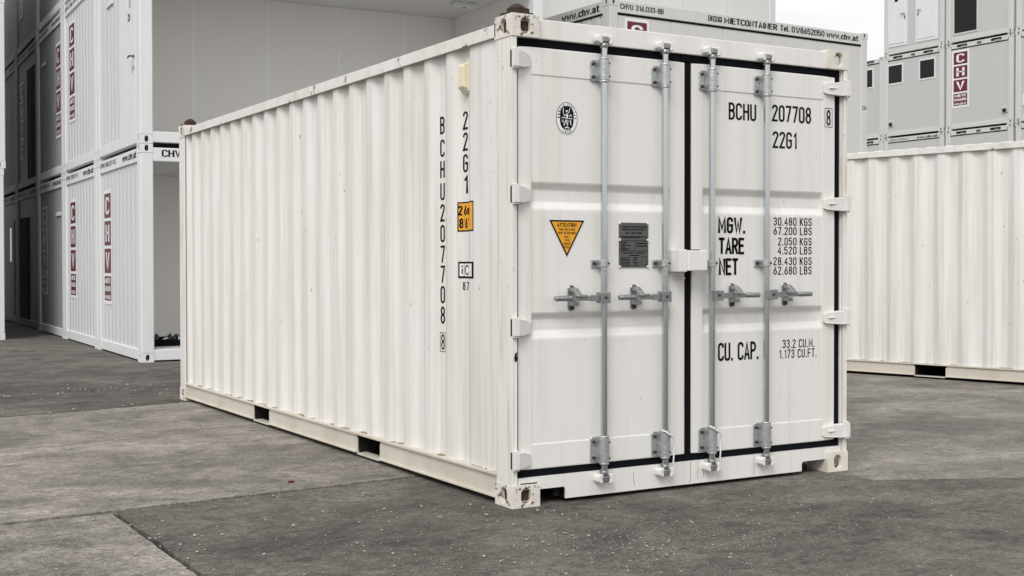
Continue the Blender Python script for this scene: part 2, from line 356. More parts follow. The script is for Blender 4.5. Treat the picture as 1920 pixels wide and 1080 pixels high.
def casting_mesh(cx, cy, cz, m, sx=1, sy=1, top=True, hole=(.062, .085), core=False):
    """casting box from its outer corner; outer faces at x=0,y=0; sx/sy mirror"""
    mb = MB(); hw, hh = hole
    holed_face(mb, lambda a_, b_, d: (a_*sx, d*sy, b_), cx, cz, hw, hh, .025)              # y face
    holed_face(mb, lambda a_, b_, d: (d*sx, a_*sy, b_), cy, cz, hw, hh, .025)              # x face
    zt = cz if top else 0
    holed_face(mb, lambda a_, b_, d: (a_*sx, b_*sy, zt-d if top else zt+d), cx, cy, .063, .11, .025)
    z2 = 0 if top else cz
    mb.add([(0, 0, z2), (cx*sx, 0, z2), (cx*sx, cy*sy, z2), (0, cy*sy, z2)], [(0, 1, 2, 3)])
    mb.add([(cx*sx, 0, 0), (cx*sx, cy*sy, 0), (cx*sx, cy*sy, cz), (cx*sx, 0, cz)], [(0, 1, 2, 3)])
    mb.add([(0, cy*sy, 0), (cx*sx, cy*sy, 0), (cx*sx, cy*sy, cz), (0, cy*sy, cz)], [(0, 1, 2, 3)])
    if core:
        zz = (.026, cz-.026); X = sorted((.027*sx, (cx-.01)*sx)); Y = sorted((.027*sy, (cy-.01)*sy)); mb.box(X[0], X[1], Y[0], Y[1], zz[0], zz[1], 1)
    return mb.mesh('corner_casting', m, bevel=.005, seg=2)

# ------------------------------------------------------------------ ground
def poly_piece(pts, z0, z1, m, name, parent, jit=.007, step=.07):
    out = []
    rnd = random.Random(len(name)+int(pts[0][0]*100))
    for i, p in enumerate(pts):
        q = pts[(i+1) % len(pts)]; d = Vector((q[0]-p[0], q[1]-p[1])); L_ = d.length
        k = max(1, min(320, int(L_/step))); nrm = Vector((-d.y, d.x)).normalized()
        o_ = 0
        for j in range(k):
            o_ = .55*o_+rnd.uniform(-jit, jit)*(1 if L_ < 30 else 0)
            out.append((p[0]+d.x*j/k+nrm.x*o_, p[1]+d.y*j/k+nrm.y*o_))
    mb = MB(); mb.prism(out, lambda a_, b_, d_: (a_, b_, d_), z0, z1)
    o = mb.build(name, m, parent, recalc=True)
    return o
g = MB(); g.add([(-400, -400, -.045), (400, -400, -.045), (400, 400, -.045), (-400, 400, -.045)], [(0, 1, 2, 3)])
ground = g.build('ground', 'joint'); ground['kind'] = 'structure'
def Bl(x): return 1.127+.074*x
def Al(x): return 5.80+.218*x
gp = .024
poly_piece([(-9, Bl(-9)+gp), (2.3, Bl(2.3)+gp), (2.3, Al(2.3)-gp), (-9, Al(-9)-gp)], -.04, 0, 'concrete', 'concrete_slab', ground)
poly_piece([(-9, -14), (-1.838, -14), (-1.838, Bl(-1.838)-gp), (-9, Bl(-9)-gp)], -.04, -.004, 'concrete', 'concrete_slab', ground)
poly_piece([(-1.82, -14), (16, -14), (16, -6.55), (2.3, -.335), (2.3, Bl(2.3)-gp), (-1.82, Bl(-1.82)-gp)], -.04, 0, 'asphalt', 'asphalt_slab', ground)
poly_piece([(2.306, -.330), (16, -6.545), (45, -6.5), (45, 60), (2.306, 60)], -.04, 0, 'asphalt_far', 'asphalt_slab', ground, jit=.003)
poly_piece([(-30, Al(-9)), (-9, Al(-9)+gp), (2.298, Al(2.298)+gp), (2.298, 60), (-30, 60)], -.04, 0, 'asphalt', 'asphalt_slab', ground)

# ------------------------------------------------------------------ shipping container
XO, XI, PITCH, E0, NP = .020, .052, .2745, .478, 20
def side_profile():
    p = [(.17, XO)]
    for k in range(NP):
        e_ = E0+PITCH*k
        p += [(e_, XO), (e_+.068, XI), (e_+.138, XI), (e_+.2025, XO)]
    p[-1] = (5.69+.16, XO) if p[-1][0] > 5.87 else p[-1]
    p.append((5.885, XO))
    out = [p[0]]
    for a_, b_, c_ in zip(p, p[1:], p[2:]):
        A, B, C = Vector(a_), Vector(b_), Vector(c_); d0, d1 = (A-B), (C-B)
        if d0.length < 1e-4 or d1.length < 1e-4: out.append(b_); continue
        r_b = min(.011, d0.length*.3, d1.length*.3)
        q0, q1 = B+d0.normalized()*r_b, B+d1.normalized()*r_b
        out += [tuple(q0), tuple((q0+q1+B*2)/4), tuple(q1)]
    return out+[p[-1]]
PROF = side_profile()
def prof_x(y):
    for (a_, b_), (c, d) in zip(PROF, PROF[1:]):
        if a_ <= y <= c: return b_+(d-b_)*(y-a_)/(c-a_) if c > a_ else b_
    return XO
CL, CW, CH = 6.058, 2.438, 2.591

def shipping_container(label, loc, rz, doors, group=None):
    T = thing('shipping_container', label, 'container', loc, rz, group)
    # side walls
    for mir in (0, 1):
        fx = (lambda x: x) if not mir else (lambda x: CW-x)
        mb = MB(); mb.sheet([(y, x) for y, x in PROF], lambda y, x, z: (fx(x), y, z), .165, 2.545)
        mb.sheet([(y, x+.004) for y, x in PROF], lambda y, x, z: (fx(x), y, z), .165, 2.545)
        o = mb.build('side_wall', 'side', T)
        if not mir: T['_'] = 0; side = o
    del T['_']
    # end wall
    pr = []; x = .16
    while x < CW-.2:
        pr += [(x, CL-.03), (x+.11, CL-.03), (x+.15, CL-.07), (x+.22, CL-.07)]; x += .26
    pr.append((CW-.15, CL-.03))
    MB().sheet(pr, lambda a_, b_, d: (a_, b_, d), .15, 2.5).build('end_wall', 'side', T)
    # roof with cross corrugation
    pr = [(.1, 2.545)]; y = .24
    while y < CL-.25:
        pr += [(y, 2.545), (y+.03, 2.565), (y+.12, 2.565), (y+.15, 2.545)]; y += .209
    pr.append((CL-.1, 2.545))
    rb = MB(); rb.sheet(pr, lambda a_, b_, d: (d, a_, b_), .055, CW-.055)
    n = len(pr)
    for xx, sgn in ((.055, -1), (CW-.055, 1)):                                   # sloping ends of the corrugations
        vs_ = [(xx, a_, b_) for a_, b_ in pr]+[(xx+sgn*.035, a_, 2.545) for a_, b_ in pr]
        rb.add(vs_, [(i, i+1, n+i+1, n+i) for i in range(n-1)])
    rb.build('roof', 'side', T)
    MB().box(.066, CW-.066, .12, CL-.09, .15, .178).build('floor', 'inner', T)
    # rails
    for mir in (0, 1):
        fx = (lambda a_: a_) if not mir else (lambda a_: CW-a_)
        mb = MB(); mb.box(min(fx(0), fx(.007)), max(fx(0), fx(.007)), .165, CL-.165, 2.487, 2.556); mb.box(min(fx(.0072), fx(.075)), max(fx(.0072), fx(.075)), .165, CL-.165, 2.546, 2.556)
        mb.build('top_side_rail', 'rail', T, bevel=.003)
        segs = [(.165, 1.65), (2.0, 3.675), (4.03, CL-.165)]
        mb = MB()
        for (a_, b_) in segs:                                                     # web with rounded upper corners at the pockets
            c_ = .025
            poly = [(a_, .04), (b_, .04), (b_, .152-c_), (b_-c_, .152), (a_+c_, .152), (a_, .152-c_)]
            mb.prism(poly, lambda p, q, d: (fx(d), p, q), .016, .024)
            mb.box(min(fx(-.001), fx(.06)), max(fx(-.001), fx(.06)), a_, b_, .032, .040)
        mb.box(min(fx(0), fx(.064)), max(fx(0), fx(.064)), .165, CL-.165, .152, .164)
        for (a_, b_) in ((1.65, 2.0), (3.675, 4.03)):                              # strap under pocket
            mb.box(min(fx(.012), fx(.09)), max(fx(.012), fx(.09)), a_, b_, .020, .030)
        mb.build('bottom_side_rail', 'brail', T, recalc=True)
        # ragged caked dirt along the top flange
        rnd = random.Random(3+mir); mb = MB(); y = .2
        while y < CL-.3:
            L_ = rnd.uniform(.02, .13); xb = min(prof_x(y), prof_x(y+L_))
            if rnd.random() < .62:
                h = rnd.uniform(.002, .007); x_in = max(prof_x(y), prof_x(y+L_))
                xo_ = rnd.uniform(.012, .034); mb.box(min(fx(xo_), fx(x_in-.001)), max(fx(xo_), fx(x_in-.001)), y, y+L_, .1642, .1642+h)
            y += L_+rnd.uniform(.0, .08)
        mb.build('dirt_crust', 'dirt', T, bevel=.0015)['kind'] = 'stuff'
    for (a_, b_) in ((1.65, 2.0), (3.675, 4.03)):                                  # fork pockets right through the base
        mb = MB(); mb.box(.03, CW-.03, a_-.006, a_, .03, .15); mb.box(.03, CW-.03, b_, b_+.006, .03, .15); mb.box(.03, CW-.03, a_, b_, .145, .149)
        mb.box(.03, CW-.03, a_, b_, .018, .026)
        mb.build('fork_pocket', 'inner', T)
    mb = MB()
    for i in range(14):
        y = .35+i*.41
        if any(a_-.05 < y < b_+.05 for a_, b_ in ((1.65, 2.0), (3.675, 4.03))): continue
        mb.box(.04, CW-.04, y-.022, y+.022, .04, .149)
    mb.build('cross_members', 'inner', T)
    # castings and posts
    for ix, (px, sx) in enumerate(((0, 1), (CW, -1))):
        for iy, (py, sy) in enumerate(((0, 1), (CL, -1))):
            mk = 'casting' if (ix == 0) else 'castclean'
            for top in (0, 1):
                cz = .118
                me = cached(('cast', sx, sy, top, mk), lambda: casting_mesh(.172, .178, cz, [mk, 'rustdark'], sx, sy, bool(top), core=(mk == 'casting')))
                link('corner_casting', me, T, (px, py, (CH-cz) if top else 0))
            mb = MB()
            X = lambda a_: px+sx*a_
            Y = lambda b_: py+sy*b_
            bx = lambda x0, x1, y0, y1: mb.box(min(X(x0), X(x1)), max(X(x0), X(x1)), min(Y(y0), Y(y1)), max(Y(y0), Y(y1)), .116, CH-.116)
            bx(.004, .016, .006, .172)
            if sy == 1: bx(.016, .036, .006, .022); bx(.030, .044, .0225, .10); bx(.0162, .10, .1005, .112)
            else: bx(.0162, .16, .004, .016); bx(.16, .172, .004, .05)
            mb.build('corner_post', 'post', T, bevel=.003)
    if not doors:
        MB().box(.172, CW-.172, .03, .09, .012, 2.57).build('door', 'door', T, bevel=.006)
        return T, side
    # header and sill
    mb = MB(); mb.box(.17, CW-.17, .022, .10, 2.473, 2.578); mb.box(.045, CW-.045, .085, .12, 2.44, 2.50)
    mb.build('door_header', 'door', T, bevel=.006, seg=2)
    mb = MB()
    poly = [(.345, .014), (2.068, .014), (2.068, .06), (2.06, .075), (2.05+.03, .082), (2.268, .082), (2.268, .152), (.17, .152), (.17, .086), (.325, .086), (.340, .078), (.345, .06)]
    poly = [(.345, .022), (2.068, .022), (2.068, .066), (2.078, .080), (2.268, .080), (2.268, .152), (.17, .152), (.17, .086), (.335, .086), (.345, .072)]
    mb.prism(poly, lambda p, q, d: (p, d, q), .018, .026); mb.box(.05, CW-.05, .0262, .10, .140, .1515)
    mb.box(.046, .1698, .018, .026, .1195, .152); mb.box(2.2682, CW-.046, .018, .026, .1195, .152)
    mb.build('door_sill', 'door', T, recalc=True)
    mb = MB(); mb.box(.352, .36, .027, .5, .02, .139); mb.box(2.05, 2.06, .027, .5, .02, .139); mb.box(.30, .335, .06, .09, .03, .139)
    mb.build('sill_gusset', 'inner', T)
    mb = MB(); mb.box(.06, .165, .0165, .0178, .1205, .1255); mb.build('rust_stain', 'rust', T)
    rnd = random.Random(8)
    for x_, zt_, zb_ in ((1.205, .15, .03), (1.262, .15, .045), (1.312, .15, .05), (1.690, .15, .035), (.80, .12, .05)):
        pts = []; q = x_
        for i in range(7): pts.append((q, zt_+(zb_-zt_)*i/6)); q += rnd.uniform(-.004, .004)
        mb = MB()
        for qd in ribbon(pts, .0035): mb.flat([tuple(v_) for v_ in qd], lambda p, q_: (p, .0174, q_))
        mb.build('drip_stain', 'dirt', T)
    mb = MB(); mb.prism([(0.0, .0), (.012, .004), (.018, .02), (.010, .03), (.014, .05), (.002, .045), (-.004, .02)], lambda p, q_, d: (.020+p, d, .77+q_), .0045, .0055); mb.build('paint_chip', 'black', T, recalc=True)
    # doors
    for d, (x0, x1, p0, p1) in enumerate(((.056, 1.170, .137, 1.066), (1.223, 2.349, 1.302, 2.250))):
        yF, z0, z1, t0, t1 = .03, .195, 2.425, .325, 2.283
        mb = MB()
        mb.box(x0, p0, yF, yF+.05, z0, z1); mb.box(p1, x1, yF, yF+.05, z0, z1)
        mb.box(p0, p1, yF, yF+.05, z0, t0); mb.box(p0, p1, yF, yF+.05, t1, z1)
        D = mb.build('door', 'door', T, bevel=.004, seg=2)
        # re-merge not needed: panel is a pressed sheet set in the frame
        pr = [(t0-.002, .0345), (.878, .0345), (.888, .036), (.922, .055), (.930, .058), (.985, .058), (.994, .055), (1.018, .037), (1.026, .0345), (1.565, .0345),
              (1.576, .036), (1.608, .055), (1.617, .058), (1.674, .058), (1.683, .055), (1.712, .037), (1.72, .0345), (t1+.002, .0345)]
        mb = MB(); mb.sheet([(b_, a_) for a_, b_ in pr], lambda y, z, x: (x, y, z), p0-.002, p1+.002)
        mb.build('pressed_panel', 'door', D)
        # gasket
        g0, g1 = (.040, 1.196) if d == 0 else (1.1965, 2.399)
        mb = MB(); yg = .037
        mb.box(g0, g1, yg, yg+.03, .152, z0-.0005); mb.box(g0, g1, yg, yg+.03, z1+.0005, 2.472)
        mb.box(g0, x0-.0005, yg, yg+.03, z0, z1); mb.box(x1+.0005, g1, yg, yg+.03, z0, z1)
        if d == 0: mb.box(1.150, 1.20, yg-.006, yg-.0005, 2.432, 2.470)
        mb.box(g0, g1, yg+.031, yg+.05, .15, 2.474)
        mb.build('gasket', 'rubber', D, bevel=.006, seg=2)
        # hinges
        for zc in (2.355, 1.648, .950, .251):
            mb = MB(); h = .044
            if d == 0:
                kx, tip, s_ = .016, .126, 1
            else: kx, tip, s_ = CW-.016, 2.250, -1
            xk = sorted((kx-s_*.014, kx+s_*.018)); mb.box(xk[0], xk[1], -.022, .0055, zc-h, zc+h)
            poly = [(kx+s_*.0182, zc-h*.98), (kx+s_*.0182, zc+h*.98), (kx+s_*.060, zc+h*.90), (tip-s_*.012, zc+h*.62), (tip, zc+h*.48), (tip, zc-h*.62), (tip-s_*.012, zc-h*.78), (kx+s_*.05, zc-h)]
            fy = [-.020, -.020, -.004, .012, .018, .018, .012, -.006]
            vs_ = [(a_, y_, b_) for (a_, b_), y_ in zip(poly, fy)]; vb = [(a_, .0295 if abs(a_-kx) > .03 else .0058, b_) for a_, b_ in poly]
            n = len(poly)
            mb.add(vs_+vb, [tuple(range(n)), tuple(range(2*n-1, n-1, -1))]+[(i, (i+1) % n, n+(i+1) % n, n+i) for i in range(n)])
            rx0, rx1 = sorted((kx+s_*.036, tip-s_*.03))
            mb.box(rx0, rx1-.02, -.004, .012, zc-.003, zc+.001)
            mb.build('hinge', 'white_cast', D, bevel=.0035, seg=2, recalc=True)
            mb = MB()
            for q in (-1, 1): mb.box(min(kx-s_*.012, kx+s_*.02), max(kx-s_*.012, kx+s_*.02), -.016, .0055, zc+q*(h+.005)-.004, zc+q*(h+.005)+.004)
            mb.build('hinge_lug', 'post', D, bevel=.002)
            xs_ = sorted((kx-s_*.0125, kx-s_*.0145)); MB().box(xs_[0], xs_[1], .0060, .019, zc-h, zc+h).build('hinge_recess_shade', 'hole', D)  # thin dark plate on the post stands in for the shaded recess
        # lock rods
        rods = ((.578, -1), (.996, -1)) if d == 0 else ((1.337, 1), (1.752, 1))
        for k, (rx, s_) in enumerate(rods):
            ry = -.012
            MB().cyl((rx, ry, .135), (rx, ry, 2.478), .0185, 18).build('lock_rod', 'galv', D)
            for zc, up in ((2.496, 1), (.112, -1)):                              # cam at the rod end, keeper on the frame
                mb = MB(); mb.cyl((rx, ry, zc-up*.045), (rx, ry, zc-up*.016), .024, 14, r1=.021)
                mb.box(rx-.018, rx+.018, -.034, .004, zc-.014, zc+.016); mb.box(rx+.012, rx+.034, -.026, -.004, zc-.010, zc+.006)
                mb.build('lock_cam', 'galvh', D, bevel=.004)
                mb = MB()
                mb.prism([(rx-.052, zc-.010), (rx-.030, zc-.024), (rx-.016, zc-.020), (rx-.020, zc+.006), (rx-.012, zc+.024), (rx-.034, zc+.030), (rx-.052, zc+.016)],
                         lambda p, q, dd: (p, dd, q), -.030, .0178)
                mb.build('cam_keeper', 'white_cast', T, bevel=.004, recalc=True); mb = MB()
                mb.prism([(rx+.024, zc-.026), (rx+.048, zc-.022), (rx+.054, zc+.008), (rx+.044, zc+.026), (rx+.026, zc+.024), (rx+.030, zc)],
                         lambda p, q, dd: (p, dd, q), -.034, .0178)
                mb.build('cam_keeper', 'white_cast', T, bevel=.004, recalc=True)
            for zc, hh in ((2.332, .058), (.268, .070)):                          # bearing brackets
                mb = MB()
                c_ = .010; fl = [(rx-.066, zc-hh+c_), (rx-.066+c_, zc-hh), (rx+.034, zc-hh), (rx+.034, zc+hh), (rx-.066+c_, zc+hh), (rx-.066, zc+hh-c_)]
                mb.prism(fl, lambda p, q, dd: (p, dd, q), .0225, .0298)
                hs_ = [(rx-.028, .0224), (rx-.028, -.014)]+[(rx+.030*math.cos(R(q)), -.014-.026*math.sin(R(q))) for q in range(165, 14, -25)]+[(rx+.029, -.014), (rx+.029, .0224)]
                mb.prism(hs_, lambda p, q, dd: (p, q, dd), zc-hh*.96, zc+hh*.96)
                for q in (-1, 1): mb.cyl((rx, ry, zc+q*hh*.95), (rx, ry, zc+q*(hh*.95+.012)), .027, 16)
                mb.build('bearing_bracket', 'galvd', D, bevel=.002, recalc=True)
                mb = MB()
                for q in (-1, 1):
                    mb.cyl((rx-.046, .0226, zc+q*hh*.62), (rx-.046, .012, zc+q*hh*.62), .0095, 6)
                    mb.cyl((rx+.0215, -.030, zc+q*hh*.62), (rx+.0215, -.0345, zc+q*hh*.62), .006, 8)
                mb.build('bolt', 'bolt', D)
            zc = 1.284                                                            # guide clamp halfway
            mb = MB(); mb.box(rx-.058, rx+.03, .0235, .0333, zc-.022, zc+.022)
            hs_ = [(rx-.026, .0234), (rx-.026, -.014)]+[(rx+.026*math.cos(R(q)), -.014-.022*math.sin(R(q))) for q in range(160, 19, -28)]+[(rx+.028, -.014), (rx+.028, .0234)]
            mb.prism(hs_, lambda p, q, dd: (p, q, dd), zc-.020, zc+.020)
            mb.build('rod_guide', 'galvd', D, bevel=.003, recalc=True)
            mb = MB(); mb.cyl((rx-.042, .024, zc), (rx-.042, .014, zc), .010, 6); mb.cyl((rx+.016, -.028, zc), (rx+.016, -.037, zc), .006, 8); mb.build('bolt', 'bolt', D)
            # handle
            zc = 1.100; L_ = .335
            mb = MB(); X = lambda a_: rx+s_*a_
            xa, xb = sorted((X(-.014), X(.052))); mb.box(xa, xb, -.056, -.010, zc-.030, zc+.028)
            xa, xb = sorted((X(.0525), X(.105))); mb.box(xa, xb, -.048, -.030, zc-.018, zc+.014)
            xa, xb = sorted((X(.10), X(.235))); mb.box(xa, xb, -.043, -.031, zc-.015, zc+.009)
            mb.cyl((X(.225), -.037, zc-.001), (X(.245), -.037, zc-.001), .011, 10, r1=.016)
            mb.cyl((X(.2451), -.037, zc-.001), (X(L_), -.038, zc-.002), .016, 10, r1=.0145)
            mb.build('lock_handle', 'galvh', D, bevel=.002)
            MB().cyl((X(.018), -.0562, zc), (X(.018), -.061, zc), .008, 8).build('bolt', 'bolt', D)
            cxh = X(.186)
            mb = MB(); rr = .024
            pl_ = [(cxh+rr*math.cos(R(q)), zc+.045+rr*math.sin(R(q))) for q in range(0, 181, 20)]+[(cxh+rr*math.cos(R(q)), zc-.048+rr*math.sin(R(q))) for q in range(180, 361, 20)]
            mb.prism(pl_, lambda p, q, dd: (p, dd, q), .0265, .0343)
            mb.box(cxh-.020, cxh+.020, -.020, .0262, zc-.044, zc-.022)                 # lower cup
            mb.prism([(.0262, zc+.030), (.0262, zc+.058), (-.010, zc+.052), (-.060, zc+.012), (-.058, zc+.004), (-.006, zc+.030)], lambda p, q, dd: (dd, p, q), cxh-.017, cxh+.019)
            xa, xb = sorted((cxh-s_*.052, cxh+s_*.006)); mb.box(xa, xb, -.060, -.046, zc+.004, zc+.017)
            mb.build('handle_retainer', 'galvh', D, bevel=.003, recalc=True)
            mb = MB()
            for q in (.052, -.056): mb.cyl((cxh, .0264, zc+q), (cxh, .016, zc+q), .011, 6)
            mb.build('bolt', 'bolt', D)
            if (d, k) in ((0, 1), (1, 0)):                                        # loose wire seal hanging on the lower bracket
                pts = [(rx-.034, -.03, .352), (rx-.022, -.046, .345), (rx+.0, -.052, .330), (rx+.030, -.05, .312), (rx+.045, -.042, .29), (rx+.043, -.036, .25), (rx+.046, -.034, .20), (rx+.042, -.034, .165), (rx+.050, -.032, .135), (rx+.056, -.026, .118)]
                MB().tube(pts, .0045, 7).build('seal_wire', 'white', D)
        if d == 0:
            mb = MB(); mb.box(1.050, 1.105, -.075, .0298, 1.236, 1.362); mb.build('lock_box_base', 'door', D, bevel=.006, seg=2)
            mb = MB(); mb.box(1.085, 1.16, .008, .0298, 1.196, 1.203); mb.box(1.10, 1.158, .018, .0298, 1.208, 1.214); mb.build('lock_tab', 'door', D, bevel=.002)
        else:
            mb = MB(); mb.box(1.106, 1.246, -.082, -.002, 1.242, 1.358); mb.box(1.2235, 1.246, -.0021, .0298, 1.262, 1.34); mb.build('lock_box_cover', 'door', D, bevel=.007, seg=2)
            mb = MB(); mb.box(1.108, 1.190, -.080, -.010, 1.3585, 1.3625); mb.build('lock_box_lip', 'bolt', D)
        yd = .0328
        fn = lambda p, q: (p, yd, q)
        if d == 1:
            pass
        FR = lambda p, q: (p, .0328, q)
        if d == 0:
            # triangle notice
            mb = MB(); a_, b_, c_ = (.246, 1.521), (.485, 1.521), (.3655, 1.314)
            mb.flat([a_, c_, b_], FR, 0)
            def ins(k, y): 
                cx, cz = (a_[0]+b_[0]+c_[0])/3, (a_[1]+b_[1]+c_[1])/3
                return [(cx+(p[0]-cx)*k, y, cz+(p[1]-cz)*k) for p in (a_, c_, b_)]
            mb.add(ins(.955, .0322), [(0, 1, 2)], 1); mb.add(ins(.82, .0316), [(0, 1, 2)], 2)
            F2 = lambda p, q: (p, .0310, q)
            stroke_text(mb, 'ATTENTION', (.303, .428, 1.481, 1.503), F2, .2, .26, 1)
            for t_, w, z in (('THIS CONTAINER', .104, 1.4665), ('MUST BE REPAIRED', .116, 1.4475), ('ONLY', .034, 1.427), ('WITH', .030, 1.4085), ('CORTEN', .050, 1.390), ('STEEL', .040, 1.3715)):
                stroke_text(mb, t_, (.3655-w/2, .3655+w/2, z-.0055, z+.0075), F2, .16, .24, 1)
            mb.build('warning_triangle', ['white', 'black', 'yellow'], D)
            # data plate
            mb = MB(); mb.box(.711, .911, .029, .0345, 1.262, 1.510)
            F3 = lambda p, q: (p, .0282, q)
            def line(x0_, x1_, z, h=.006):
                mb.flat([(x0_, z), (x1_, z), (x1_, z+h), (x0_, z+h)], F3, 1)
            stroke_text(mb, 'APPROVED FOR TRANSPORT', (.727, .897, 1.482, 1.491), F3, .2, .24, 1)
            stroke_text(mb, 'UNDER CUSTOMS SEAL', (.731, .893, 1.468, 1.477), F3, .2, .24, 1)
            stroke_text(mb, 'BV 207708', (.757, .865, 1.448, 1.457), F3, .2, .24, 1)
            line(.72, .90, 1.430, .005); line(.735, .85, 1.424, .004); line(.718, .904, 1.408, .003)
            for q in range(6): line(.722, .722+random.uniform(.02, .09), 1.398-q*.008, .004)
            line(.816, .818, 1.36, .05); line(.826, .902, 1.392, .006); line(.826, .902, 1.378, .006); line(.718, .904, 1.352, .003)
            stroke_text(mb, 'CSC SAFETY APPROVAL', (.735, .887, 1.338, 1.346), F3, .2, .24, 1); line(.782, .85, 1.326, .005)
            for q in range(6): line(.720, .720+random.uniform(.06, .078), 1.314-q*.0085, .0035); line(.806, .806+random.uniform(.02, .045), 1.314-q*.0085, .0035)
            for zz in (1.276, 1.322): line(.865, .90, zz, .002)
            line(.865, .867, 1.276, .047); line(.898, .90, 1.276, .047)
            mb.build('data_plate', ['plate', 'black'], D, recalc=False)
            mb = MB()
            for px in (.714, .908):
                for pz in (1.266, 1.414, 1.506): mb.cyl((px, .029, pz), (px, .0235, pz), .0075, 10, r1=.005)
            mb.build('rivet', 'white_cast', D)
            # oval classification mark
            cx, cz = .365, 2.065; mb = MB()
            mb.flat(ellipse(cx, cz, .074, .090)[::-1], FR, 0)
            for k_, (rx_, rz_, m_) in enumerate(((.0700, .0855, 1), (.0665, .0820, 0))): mb.flat(ellipse(cx, cz, rx_, rz_)[::-1], lambda p, q, k_=k_: (p, .0324-.0004*k_, q), m_)
            mb.flat(ellipse(cx, cz+.002, .0445, .0635, 40, 2.6)[::-1], lambda p, q: (p, .0315, q), 1)
            F4 = lambda p, q: (p, .0311, q)
            def ring(t_, a0, a1, flip=False):
                for i, ch in enumerate(t_):
                    if ch == ' ': continue
                    an = R(a0+(a1-a0)*i/(len(t_)-1)); px, pz = cx+.0545*math.cos(an), cz+.0715*math.sin(an)
                    nx, nz = math.cos(an)/.0545, math.sin(an)/.0715; ln = math.hypot(nx, nz); nx, nz = nx/ln, nz/ln
                    if flip: nx, nz = -nx, -nz
                    for s2 in GL[ch]:
                        for qd in ribbon(s2, .19):
                            pts = []
                            for q in qd:
                                uu, vv = (q.x-.18)*.0125, (q.y-.5)*.0125
                                pts.append((px+uu*nz+vv*nx, pz-uu*nx+vv*nz))
                            mb.flat(pts[::-1], F4, 1)
            ring('BUREAU VERITAS', 178, 2); ring('1828', 247, 293, True)
            def wst(pts, t_):
                for qd in ribbon([(cx+(p[0]-468)/470*.145, cz-(p[1]-555)/700*.178) for p in pts], t_): mb.flat([tuple(q) for q in qd][::-1], F4, 0)
            wst([(393, 350), (396, 460)], .0045); wst([(392, 455), (420, 510), (470, 465)], .004); wst([(466, 400), (468, 436)], .0105)
            wst([(470, 440), (478, 510), (464, 575)], .0115); wst([(466, 570), (432, 640), (408, 705)], .006); wst([(470, 570), (470, 640), (482, 705)], .006)
            wst([(480, 455), (512, 428), (520, 385), (532, 345)], .004); wst([(360, 548), (436, 548)], .004); wst([(505, 560), (580, 560)], .004)
            wst([(372, 595), (378, 650)], .0028); wst([(396, 595), (396, 645)], .0028); wst([(512, 595), (512, 655)], .0028); wst([(548, 595), (552, 690)], .005)
            wst([(525, 515), (546, 475), (568, 512)], .004); wst([(430, 762), (470, 742), (512, 762)], .006)
            mb.build('oval_mark', ['white', 'black'], D)
        else:
            for t_, bx_, th, gp_ in (('BCHU', (1.500, 1.712, 2.122, 2.222), .145, .22), ('207708', (1.836, 2.154, 2.130, 2.230), .145, .22), ('22G1', (1.842, 2.036, 1.972, 2.072), .145, .22),
                    ('MGW.', (1.420, 1.630, 1.458, 1.554), .19, .24), ('TARE', (1.424, 1.622, 1.336, 1.434), .19, .2), ('NET', (1.426, 1.576, 1.214, 1.314), .19, .2),
                    ('CU. CAP.', (1.421, 1.735, .714, .822), .16, .2)):
                stroke_words(t_, bx_, FR, th, gp_, D)
            for t_, x0_, x1_, z0_, z1_ in (('30.480 KGS', 1.850, 2.161, 1.509, 1.558), ('67.200 LBS', 1.850, 2.161, 1.454, 1.501), ('2.050 KGS', 1.886, 2.161, 1.391, 1.438), ('4.520 LBS', 1.884, 2.161, 1.337, 1.384),
                    ('28.430 KGS', 1.850, 2.161, 1.272, 1.320), ('62.680 LBS', 1.850, 2.161, 1.215, 1.265), ('33.2 CU.M.', 1.924, 2.187, .772, .824), ('1.173 CU.FT.', 1.896, 2.204, .711, .764)):
                stroke_words(t_, (x0_, x1_, z0_, z1_), FR, .13, .26, D)
            mb = MB(); F5 = lambda p, q: (p, .0278, q)
            stroke_text(mb, '8', (2.277, 2.312, 2.128, 2.224), F5, .14)
            for qd in ribbon([(2.265, 2.119), (2.325, 2.119), (2.325, 2.233), (2.265, 2.233), (2.265, 2.119)], .003): mb.flat([tuple(q) for q in qd][::-1], F5)
            mb.build('lettering', 'black', D)
    # markings on the corrugated side
    FS = lambda off: (lambda s_, z: (prof_x(-s_)-off, -s_, z))            # s = -y runs to the right seen from outside
    zt = (2.143, 2.010, 1.886, 1.757, 1.633, 1.512, 1.391, 1.274, 1.155, 1.036)
    mb = MB()
    for k_, (ch, z) in enumerate(zip('BCHU207708', zt)):
        stroke_text(mb, ch, (-.886, -.832, z-.102, z), FS(.0015), .14)
        if k_ in (3, 9): mb.build('lettering', 'black', side); mb = MB()
    stroke_text(mb, '8', (-.880, -.838, .782, .874), FS(.0015), .12)
    for qd in ribbon([(-.889, .772), (-.829, .772), (-.829, .882), (-.889, .882), (-.889, .772)], .003): mb.flat([tuple(q) for q in qd][::-1], FS(.0015))
    mb.build('lettering', 'black', side)
    mb = MB()
    for ch, z in zip('22G1', (2.144, 2.025, 1.903, 1.782)): stroke_text(mb, ch, (-.612, -.556, z-.103, z), FS(.0015), .14)
    mb.build('lettering', 'black', side)
    def wrapped(mb, s0, s1, z0, z1, off, m):
        br = sorted(set([s0, s1]+[-y for y, _ in PROF if s0 < -y < s1]))
        for p, q in zip(br, br[1:]): mb.flat([(p, z0), (q, z0), (q, z1), (p, z1)], FS(off), m)
    mb = MB(); wrapped(mb, -.650, -.44, 1.466, 1.634, .0012, 1); wrapped(mb, -.642, -.448, 1.474, 1.626, .0020, 0)
